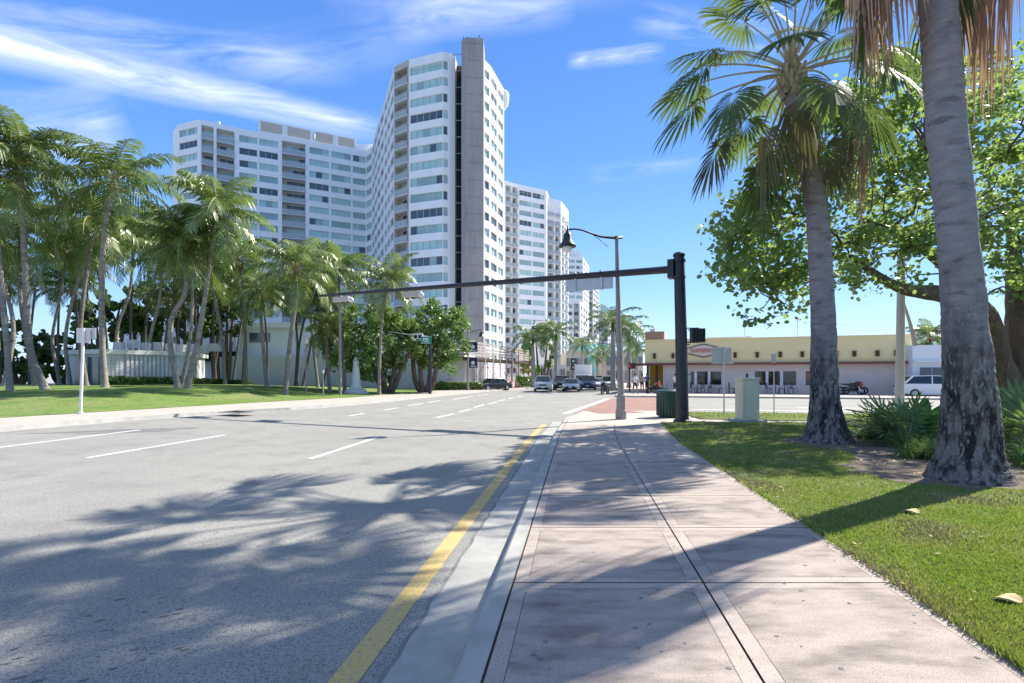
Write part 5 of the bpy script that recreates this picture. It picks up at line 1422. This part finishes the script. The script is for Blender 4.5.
p=P(391,332,D+.9); m=MB(); m.box(tuple(p),(.75,.04,.24)); s=m.build('one_way_sign','rubber',rt); m=MB(); m.box((p.x,p.y-.03,p.z),(.5,.02,.08)); m.build('arrow','white',s)
# T shaped lamp
D=41.0; b=Vector((X_(340,D),D,hill(X_(340,D),D))); rt=root('street_lamp','T topped plain street lamp pole rising before the round green trees','street lamp',tuple(b)); H=P(340,299,D).z
m=MB(); m.tube([b,Vector((b.x,D,H))],[.14,.09],8); m.build('pole','greypole',rt); m=MB(); m.beam((b.x-.45,D,H-.1),(b.x+.15,D,H+.02),.06,.05); m.beam((b.x-.1,D,H),(b.x+.5,D,H),.06,.05); m.build('cross_arm','greypole',rt)
m=MB(); m.box((b.x-.45,D,H-.13),(.5,.3,.1),.2); m.box((b.x+.5,D,H-.02),(.4,.3,.1)); m.build('lamp_head','greypole',rt)
# park lamps
for i,(x,yt,D,lab) in enumerate(((306,343,40,'short park lamp with white lantern left of the lone leaning palm'),(323,372,38,'knee high park light post on the lawn left of the monument'))):
    b=Vector((X_(x,D),D,hill(X_(x,D),D))); rt=root('park_lamp',lab,'lamp',tuple(b)); H=P(x,yt,D).z
    m=MB(); m.tube([b,Vector((b.x,D,H))],.055,8); m.build('pole','greypole',rt)
    m=MB(); m.lathe((b.x,D,H-.1),[(.05,0),(.17,.08),(.2,.4),(.12,.5),(.03,.6)] if i==0 else [(.06,0),(.1,.05),(.1,.2),(.04,.25)],10); m.build('lantern','galv',rt,smooth=True)
# lamp at scaffold
D=56.5; b=Vector((X_(468,D),D,0)); rt=root('street_lamp','slim black street lamp with bell lantern in front of the blue banners','street lamp',tuple(b)); H=P(468,331,D).z
m=MB(); m.tube([b,b+Vector((0,0,H))],[.12,.07],8); m.build('pole','greypole',rt)
m=MB(); m.tube([P(468,333,D),P(474,331,D),P(481,329.5,D)],.045,6); m.build('arm','blackmetal',rt); p=P(481.5,333,D); m=MB(); m.lathe((p.x,p.y,p.z-.4),[(.35,0),(.2,.25),(.14,.5),(.04,.7)],12); m.build('lantern','blackmetal',rt)
# monument
D=44.5; b=Vector((X_(356,D),D,hill(X_(356,D),D))); hM=P(356,357,D).z-b.z; 
rt=root('stone_marker','white tapered stone marker on a round stepped base at the lawn tip','monument',tuple(b))
m=MB(); k=hM/3.0; m.lathe(tuple(b),[(1.0*k,0),(1.0*k,.16*k),(.82*k,.2*k),(.8*k,.34*k),(.55*k,.42*k),(.42*k,.62*k)],20); m.build('base','white',rt,smooth=False)
m=MB(); m.lathe(tuple(b),[(.42*k,.6*k),(.37*k,.8*k),(.22*k,2.55*k),(.25*k,2.6*k),(.25*k,2.68*k),(.17*k,2.74*k),(.15*k,2.95*k),(.04*k,3.03*k)],16); m.build('shaft','white',rt,smooth=False)
# traffic light by the avenue far, with red hand
D=50; b=Vector((X_(629.5,D),D,0)); rt=root('traffic_light','slim traffic light pole with lit red signal at the restaurant corner','traffic light',tuple(b)); H=P(629,362,D).z
m=MB(); m.tube([b,b+Vector((0,0,H))],.07,8); m.build('pole','blackmetal',rt); p=P(632,366,D-.3); m=MB(); m.box(tuple(p),(.6,.35,.55)); h=m.build('signal_head','blackmetal',rt)
m=MB(); m.box((p.x-.2,p.y-.19,p.z),(.2,.04,.35)); m.build('red_lens','redlamp',h)
D=80; b=Vector((X_(573,D),D,0)); rt=root('traffic_light','far traffic light with two stacked black heads beside the white truck','traffic light',tuple(b)); m=MB(); m.tube([b,b+Vector((0,0,P(573,360,D).z))],.1,8); m.build('pole','greypole',rt)
for y in (361,367.5):
    p=P(573,y,D-.3); m=MB(); m.box(tuple(p),(.75,.4,.85)); h=m.build('signal_head','blackmetal',rt); m=MB(); m.lathe((0,0,0),[(.2,0),(.2,.06)],10); m.v=[(p.x+x,p.y-.22-z,p.z+y2) for x,y2,z in m.v]; m.build('lens','alu',h)
# concrete utility pole behind restaurant front, on near side of the side road
D=24; b=Vector((X_(899.5,D),D,0)); rt=root('utility_pole','plain concrete utility pole right of the restaurant, under the sea grape limb','pole',tuple(b)); H=P(901,250,D).z
m=MB(); m.tube([b,Vector((X_(901.5,D),D,H))],[.19,.15],12); m.build('pole','pole_conc' if False else 'cocobark_plain' if False else 'stuccobeige',rt)
m=MB(); m.tube([P(903,300,26),P(912,330,27),P(915,345,27.5)],[.05,.09,.1],6); m.build('guy_strut','greypole',rt)

# ------------------------------------------------------------------ vehicles
def loft(m, secs, mi=0, cap=True):
    """secs: list of (y, [(x,z)...]) closed rings"""
    rings=[]
    for y,pts in secs:
        i=len(m.v); m.v+= [(x,y,z) for x,z in pts]; rings.append(i); n=len(pts)
    for a,b in zip(rings,rings[1:]):
        for k in range(n): m.f.append((a+k,b+k,b+(k+1)%n,a+(k+1)%n)); m.m.append(mi)
    if cap:
        m.f.append(tuple(rings[0]+k for k in range(n))); m.m.append(mi); m.f.append(tuple(rings[-1]+k for k in reversed(range(n)))); m.m.append(mi)
def car(label, X, D, rz, paint, kind='sedan', group='cars on the avenue', name='parked_car'):
    rt=root(name,label,'car',(X,D,RZ),group,rz)
    W_=.9 if kind!='suv' else .95; H_=1.42 if kind=='sedan' else 1.72; L_=2.25
    belt=.92 if kind=='sedan' else 1.08; hood=.80 if kind=='sedan' else 1.02
    def ringb(w,z0,z1): return [(-w,z0+.1),(-w*.96,z0),(w*.96,z0),(w,z0+.1),(w,z1-.22),(w*.95,z1-.04),(w*.8,z1),(-w*.8,z1),(-w*.95,z1-.04),(-w,z1-.22)]
    m=MB(); loft(m,[(-L_,ringb(W_*.84,.3,hood-.22)),(-L_+.12,ringb(W_*.93,.24,hood-.1)),(-L_+.5,ringb(W_,.2,hood)),(-.95,ringb(W_,.2,belt)),(.9,ringb(W_,.2,belt+.02)),(1.7,ringb(W_,.22,belt+.02)),(L_-.15,ringb(W_*.95,.26,belt-.02)),(L_,ringb(W_*.88,.34,belt-.15))])
    body=m.build('body',paint,rt,smooth=False,local=True,bevel=.02)
    rear=1.5 if kind=='sedan' else 2.05
    def rc(w0,w1,z1): return [(-w0,belt-.05),(w0,belt-.05),(w1,z1),(-w1,z1)]
    m=MB(); loft(m,[(-1.15,rc(W_*.86,W_*.84,belt)),(-.45,rc(W_*.9,W_*.72,H_-.08)),(.2,rc(W_*.92,W_*.74,H_-.04)),(rear-.6,rc(W_*.92,W_*.72,H_-.08)),(rear,rc(W_*.86,W_*.82,belt+.02))])
    m.build('window','carglass',rt,local=True)
    m=MB(); loft(m,[(-.5,[(-W_*.72,H_-.1),(W_*.72,H_-.1),(W_*.66,H_-.03),(-W_*.66,H_-.03)]),(.2,[(-W_*.75,H_-.07),(W_*.75,H_-.07),(W_*.68,H_),(-W_*.68,H_)]),(rear-.55,[(-W_*.73,H_-.1),(W_*.73,H_-.1),(W_*.66,H_-.03),(-W_*.66,H_-.03)])])
    for s in (-1,1):
        m.beam((s*W_*.87,-1.12,belt-.02),(s*W_*.73,-.45,H_-.06),.06); m.beam((s*W_*.93,.25,belt-.02),(s*W_*.76,.2,H_-.05),.07); m.beam((s*W_*.87,rear,belt),(s*W_*.73,rear-.6,H_-.08),.09)
    m.build('roof',paint,rt,local=True)
    for s in (-1,1):
        for y in (-1.4,1.4):
            m=MB(); m.tube([(s*(W_-.2),y,.33),(s*(W_-.19),y,.33),(s*(W_-.0),y,.33),(s*(W_+.01),y,.33)],[.30,.33,.33,.30],18); wh=m.build('wheel','rubber',rt,local=True)
            m=MB(); m.tube([(s*(W_+.0),y,.33),(s*(W_+.025),y,.33)],[.21,.19],12); m.build('rim','alu',wh,local=True)
        m=MB(); m.box((s*W_*.66,-L_+.07,hood-.27),(.38,.14,.15)); m.build('headlight','headlamp',rt,local=True)
        m=MB(); m.box((s*W_*.72,L_-.05,belt-.22),(.26,.12,.16)); m.build('tail_light','redlamp',rt,local=True)
        m=MB(); m.box((s*(W_+.1),-.75,belt+.08),(.2,.1,.14)); m.build('mirror',paint,rt,local=True,bevel=.02)
    m=MB(); m.box((0,-L_+.01,hood-.3),(.8,.06,.13)); m.box((0,-L_+.03,.38),(1.3,.08,.18)); m.build('grille','rubber',rt,local=True)
    m=MB(); m.box((0,-L_-.03,.47),(.34,.02,.15)); m.build('number_plate','white',rt,local=True)
    return rt
hd=R(-10)
car('silver hatchback at the front left of the stopped cars', X_(543,57), 57, R(-4), 'p_silver','suv')
car('dark grey car half hidden behind the two silver cars', X_(562,63), 63, hd, 'p_dark','suv')
car('pale silver sedan facing us between the dark and blue cars', X_(571.5,57.5), 57.5, hd, 'p_silver','sedan')
car('dark blue car right of the pale silver sedan', X_(588,64), 64, hd, 'p_blue','suv')
car('white car behind, right of the blue one', X_(599,70), 70, hd, 'p_white','sedan')
car('dark car far back behind the white one', X_(601,84), 84, hd, 'p_dark','suv')
car('white car partly hidden behind the street lamp pole', X_(609,62), 62, hd, 'p_white','suv')
car('black car standing beside the scaffold shed on the left kerb', X_(493,60), 60, R(-50), 'p_dark','sedan',name='parked_car')
car('white car showing through the plants at the right of the restaurant', X_(931,41), 41, R(72), 'p_white','suv',group=None)
# white box truck
D=76; X=X_(583,D); rt=root('box_truck','white box truck behind the blue car on the avenue','truck',(X,D,RZ),None,hd)
m=MB(); m.box((0,1.2,2.0),(2.3,5.0,2.6)); m.build('cargo_box','p_white',rt,local=True,bevel=.04)
m=MB(); m.box((0,-2.1,1.2),(2.0,1.7,1.4)); m.build('cab','p_white',rt,local=True,bevel=.1)
m=MB(); m.box((0,-2.9,1.45),(1.7,.16,.6)); m.build('windscreen','carglass',rt,local=True)
for s in (-1,1):
    for y in (-2.1,2.4):
        m=MB(); m.tube([(s*.75,y,.42),(s*1.02,y,.42)],[.42,.42],16); m.build('wheel','rubber',rt,local=True)
    m=MB(); m.box((s*.75,-2.96,.85),(.3,.06,.2)); m.build('headlight','headlamp',rt,local=True)
m=MB(); m.box((0,-2.96,.8),(.9,.05,.3)); m.build('grille','rubber',rt,local=True)

def bike(label, X, D, rz, paint, z=0, name='motorcycle', group=None):
    rt=root(name,label,'motorcycle',(X,D,z),group,rz)
    for x in (-.7,.68):
        m=MB(); pts=[(x+math.cos(a)*.27,0,.32+math.sin(a)*.27) for a in [k*math.pi/9 for k in range(19)]]; m.tube(pts,.06,7,cap=False); wh=m.build('wheel','rubber',rt,local=True)
        m=MB(); 
        for k in range(6): a=k*math.pi/3; m.beam((x,0,.32),(x+math.cos(a)*.25,0,.32+math.sin(a)*.25),.02)
        m.tube([(x,-.06,.32),(x,.06,.32)],.06,8); m.build('rim','alu',wh,local=True)
    m=MB(); m.beam((-.7,.07,.32),(-.42,.03,.98),.045); m.beam((-.7,-.07,.32),(-.42,-.03,.98),.045); m.build('fork','chrome',rt,local=True)
    m=MB(); m.box((0,0,.42),(.5,.26,.34)); m.tube([(-.1,.1,.4),(.5,.17,.3),(.85,.17,.36)],.045,7); m.beam((.2,0,.5),(.68,.05,.32),.06); m.beam((-.42,0,.9),(.1,0,.55),.07); m.build('engine','blackmetal',rt,local=True)
    m=MB(); loft(m,[(-.13,[(-.38,.72),(.15,.70),(.1,.9),(-.3,.93)]),(0,[(-.42,.66),(.18,.66),(.12,.96),(-.33,1.0)]),(.13,[(-.38,.72),(.15,.70),(.1,.9),(-.3,.93)])]); m.build('fuel_tank',paint,rt,local=True,bevel=.03)
    m=MB(); loft(m,[(-.13,[(.1,.76),(.75,.84),(.8,.92),(.12,.84)]),(.13,[(.1,.76),(.75,.84),(.8,.92),(.12,.84)])]); m.build('seat','rubber',rt,local=True,bevel=.02)
    m=MB(); loft(m,[(-.16,[(-.62,.7),(-.38,.6),(-.3,1.05),(-.5,1.1)]),(.16,[(-.62,.7),(-.38,.6),(-.3,1.05),(-.5,1.1)])]); m.build('fairing',paint,rt,local=True,bevel=.03)
    m=MB(); m.tube([(-.3,-.36,1.04),(-.42,-.15,1.08),(-.42,.15,1.08),(-.3,.36,1.04)],.02,6); m.build('handlebar','blackmetal',rt,local=True)
    return rt
def onfac(x, off): 
    u=RP(x,390)[0]; c=a_f+t_f*u+n_f*off; return c
a_f=Vector((X_(645,51),51)); b_f=Vector((X_(912,44),44)); t_f,n_f,_l=norm2(a_f,b_f)
def RP(x, y):
    dx=(x-CX)/F; u=(dx*a_f.y-a_f.x)/(t_f.x-dx*t_f.y); D=a_f.y+t_f.y*u
    return u, CH+(HY-y)/F*D, D
c=onfac(849,1.6); bike('red motorcycle with black tyres parked along the restaurant wall', c.x,c.y,R(165),'redplastic')
c=onfac(843,2.3); bike('black motorcycle nearer the street, beside the red one', c.x,c.y,R(150),'blackmetal')
bike('black motorcycle at the kerb just left of the street lamp pole', X_(605,47), 47, R(60),'blackmetal',z=RZ)

# cafe furniture
def chair0(label, X, Y, rz):
    rt=root('cafe_chair',label,'chair',(X,Y,0),'cafe chairs outside the restaurant',rz)
    m=MB(); m.box((0,0,.45),(.44,.44,.04)); m.build('seat','blackmetal',rt,local=True)
    m=MB()
    for k in range(5): m.box((-.17+k*.085,.21,.7),(.03,.02,.44))
    m.box((0,.21,.93),(.44,.03,.05)); m.build('backrest','blackmetal',rt,local=True)
    for x in (-.2,.2):
        for y in (-.2,.2):
            m=MB(); m.beam((x,y,.44),(x*1.1,y*1.15,0),.035); m.build('leg','blackmetal',rt,local=True)
    return rt
def table0(label,X,Y):
    rt=root('cafe_table',label,'table',(X,Y,0),'cafe tables outside the restaurant')
    m=MB(); m.lathe((0,0,.72),[(.4,0),(.4,.04)],16); m.build('table_top','alu',rt,local=True)
    m=MB(); m.tube([(0,0,.05),(0,0,.72)],.035,8); m.lathe((0,0,0),[(.25,0),(.22,.04)],12); m.build('pedestal','blackmetal',rt,local=True); return rt
ct=None
for k,(x,off,rz_,lab) in enumerate(((693,1.6,90,'first cafe chair right of the signal post'),(700.5,2.2,200,'second cafe chair right of the signal post'),(712,1.4,100,'cafe chair under the left shop windows, third from the signal post'),(720,2.1,260,'cafe chair right of the left table group'),
        (730,1.7,80,'lone cafe chair between the grey road sign and the cabinet'),(736,2.0,270,'cafe chair just left of the utility cabinet'),(766,1.6,90,'first cafe chair right of the utility cabinet'),(778,2.0,250,'cafe chair right of the narrow sign post'),(790,1.6,100,'last cafe chair before the big palm trunk'))):
    c=onfac(x,off)
    if ct is None: ct=chair0(lab,c.x,c.y,R(rz_))
    else: copytree(ct,(c.x,c.y,0),R(rz_),lab)
tt=None
for x,off,lab in ((697,1.8,'cafe table nearest the signal post'),(708,1.8,'cafe table under the left shop windows'),(772,1.9,'cafe table right of the utility cabinet'),(784,1.9,'cafe table nearest the big palm trunk')):
    c=onfac(x,off)
    if tt is None: tt=table0(lab,c.x,c.y)
    else: copytree(tt,(c.x,c.y,0),0,lab)

# ------------------------------------------------------------------ people
def person(label, X, Y, rz, pose, shirt, trousers, hair='hair', cap=None, z=0, sc=1.0):
    rt=root('person',label,'person',(X,Y,z),None,rz)
    J=[];E=[];Rd=[]
    def j(p,r,parent=None):
        J.append(p); Rd.append(r)
        if parent is not None: E.append((parent,len(J)-1))
        return len(J)-1
    sit = pose=='sit'
    hz=.5 if sit else .95; dy=0
    pel=j((0,0,hz),.15); ab=j((0,.01,hz+.2),.13,pel); ch_=j((0,0,hz+.42),.155,ab); nk=j((0,-.01,hz+.57),.06,ch_); hd_=j((0,-.03,hz+.68),.085,nk); ht=j((0,-.03,hz+.78),.075,hd_)
    for s in (-1,1):
        hp=j((s*.1,0,hz-.06),.095,pel)
        if sit: kn=j((s*.12,-.45,hz),.065,hp); an=j((s*.12,-.48,.09),.04,kn)
        else:
            st=.16*s if pose=='walk' else .02*s; kn=j((s*.1,-st*.9-.03,.5),.062,hp); an=j((s*.1,-st*1.2+.04,.09),.04,kn)
        ft=j((s*.11,J[an][1]-.17,.04),.035,an)
        sh=j((s*.18,0,hz+.48),.062,ch_); el_=j((s*.25,-.02-(.08*s if pose=='walk' else 0)-(.1 if sit else 0),hz+.22),.042,sh); wr=j((s*(.2 if sit else .25),-.14-(.1*s if pose=='walk' else 0)-(.15 if sit else 0),hz+(.08 if sit else .0)),.03,el_); hn=j((s*(.19 if sit else .25),-.2-(.15 if sit else 0)-(.1*s if pose=='walk' else 0),hz-.07+(.12 if sit else 0)),.035,wr)
    me=bpy.data.meshes.new('body'); me.from_pydata(J,E,[]); o=bpy.data.objects.new('tmp',me); COL.objects.link(o)
    o.modifiers.new('s','SKIN'); 
    for v,r in zip(me.skin_vertices[0].data,Rd): v.radius=(r,r*.85 if r>.1 else r)
    me.skin_vertices[0].data[0].use_root=True
    sb=o.modifiers.new('u','SUBSURF'); sb.levels=1; sb.render_levels=1
    dg=bpy.context.evaluated_depsgraph_get(); m2=bpy.data.meshes.new_from_object(o.evaluated_get(dg)); bpy.data.objects.remove(o)
    m2.materials.clear()
    for q in ('skin',shirt,trousers,'rubber'): m2.materials.append(M[q])
    for p in m2.polygons:
        c=p.center; 
        arm=abs(c.x)>.2
        if c.z>hz+.56: k=0
        elif c.z>hz+.05 and not (arm and c.z<hz+.3): k=1
        elif arm and c.z>hz-.15 and not sit: k=0
        elif arm and sit and c.z>hz+.04: k=0
        elif c.z<.1: k=3
        else: k=2 if (c.z>(.45 if pose!='sit' else .12)) else 0
        p.material_index=k; p.use_smooth=True
    b=bpy.data.objects.new('body',m2); COL.objects.link(b); b.parent=rt; b.scale=(sc,)*3
    m=MB(); m.lathe((0,-.02,hz+.70),[(.088,-.02),(.1,.04),(.09,.1),(.03,.145)],12); h=m.build('cap' if cap else 'hair',cap or hair,rt,smooth=True,local=True); h.scale=(sc,)*3
    m=MB(); 
    for s in (-1,1): m.box((s*.033,-.118,hz+.70),(.022,.012,.012))
    m.box((0,-.125,hz+.67),(.02,.03,.035)); m.box((0,-.115,hz+.635),(.04,.01,.008)); m.build('face_features','skinshade' if False else 'hair',rt,local=True).scale=(sc,)*3
    return rt
person('person walking in a white shirt and dark shorts on the restaurant corner', X_(635,44), 44, R(20), 'walk','cl_white','cl_black')
person('person standing in a tan shirt at the restaurant entrance posts', X_(642,47.5), 47.5, R(10), 'stand','cl_tan','cl_black')
person('person in a blue shirt standing at the left side of the entrance', X_(647,48.8), 48.8, R(-20), 'stand','cl_blue','cl_black')
person('person in a white shirt and dark cap standing behind the green bin', X_(675,46), 46, R(30), 'stand','cl_white','cl_black',cap='hair')
p1=person('person in a red shirt seated before the ochre entrance wall', X_(658.5,46.2), 46.2, R(60), 'sit','cl_red','cl_black')
copytree(ct,(X_(658.5,46.2),46.2,0),R(60),'cafe chair under the person in red at the entrance')
copytree(ct,(X_(664.5,46.8),46.8,0),R(250),'empty cafe chair just right of the person in red')
m=MB(); X0=X_(654,46)
rt=root('baby_stroller','small black stroller beside the person in red','stroller',(X0-.2,46,0))
m=MB(); loft(m,[(-.2,[(-.3,.35),(.25,.35),(.35,.75),(-.1,.6)]),(.2,[(-.3,.35),(.25,.35),(.35,.75),(-.1,.6)])]); m.build('seat','cl_black',rt,local=True)
m=MB(); m.beam((-.4,0,.1),(.45,0,.95),.04); m.beam((.4,0,.1),(-.1,0,.6),.04); m.build('frame','alu',rt,local=True)
for x in (-.38,.38):
    for y in (-.2,.2):
        m=MB(); m.tube([(x,y-.02,.11),(x,y+.02,.11)],.11,10); m.build('wheel','rubber',rt,local=True)
# construction barrels by the shed
for i,(x,D,lab) in enumerate(((511,66,'orange traffic barrel at the near end of the shed opening'),(516.5,70,'orange traffic barrel farther along the scaffold shed'))):
    rt=root('traffic_barrel',lab,'barrel',(X_(x,D),D,RZ),'orange barrels by the shed'); m=MB(); m.lathe((0,0,0),[(.38,0),(.38,.08),(.28,.1),(.24,1.0),(.1,1.05)],14); m.build('body','orange',rt,local=True)
    m=MB(); m.lathe((0,0,.35),[(.275,0),(.265,.15)],14); m.lathe((0,0,.68),[(.262,0),(.252,.15)],14); m.build('white_band','white',rt,local=True)
for o in list(bpy.data.objects):
    if '_o' in o: del o['_o']
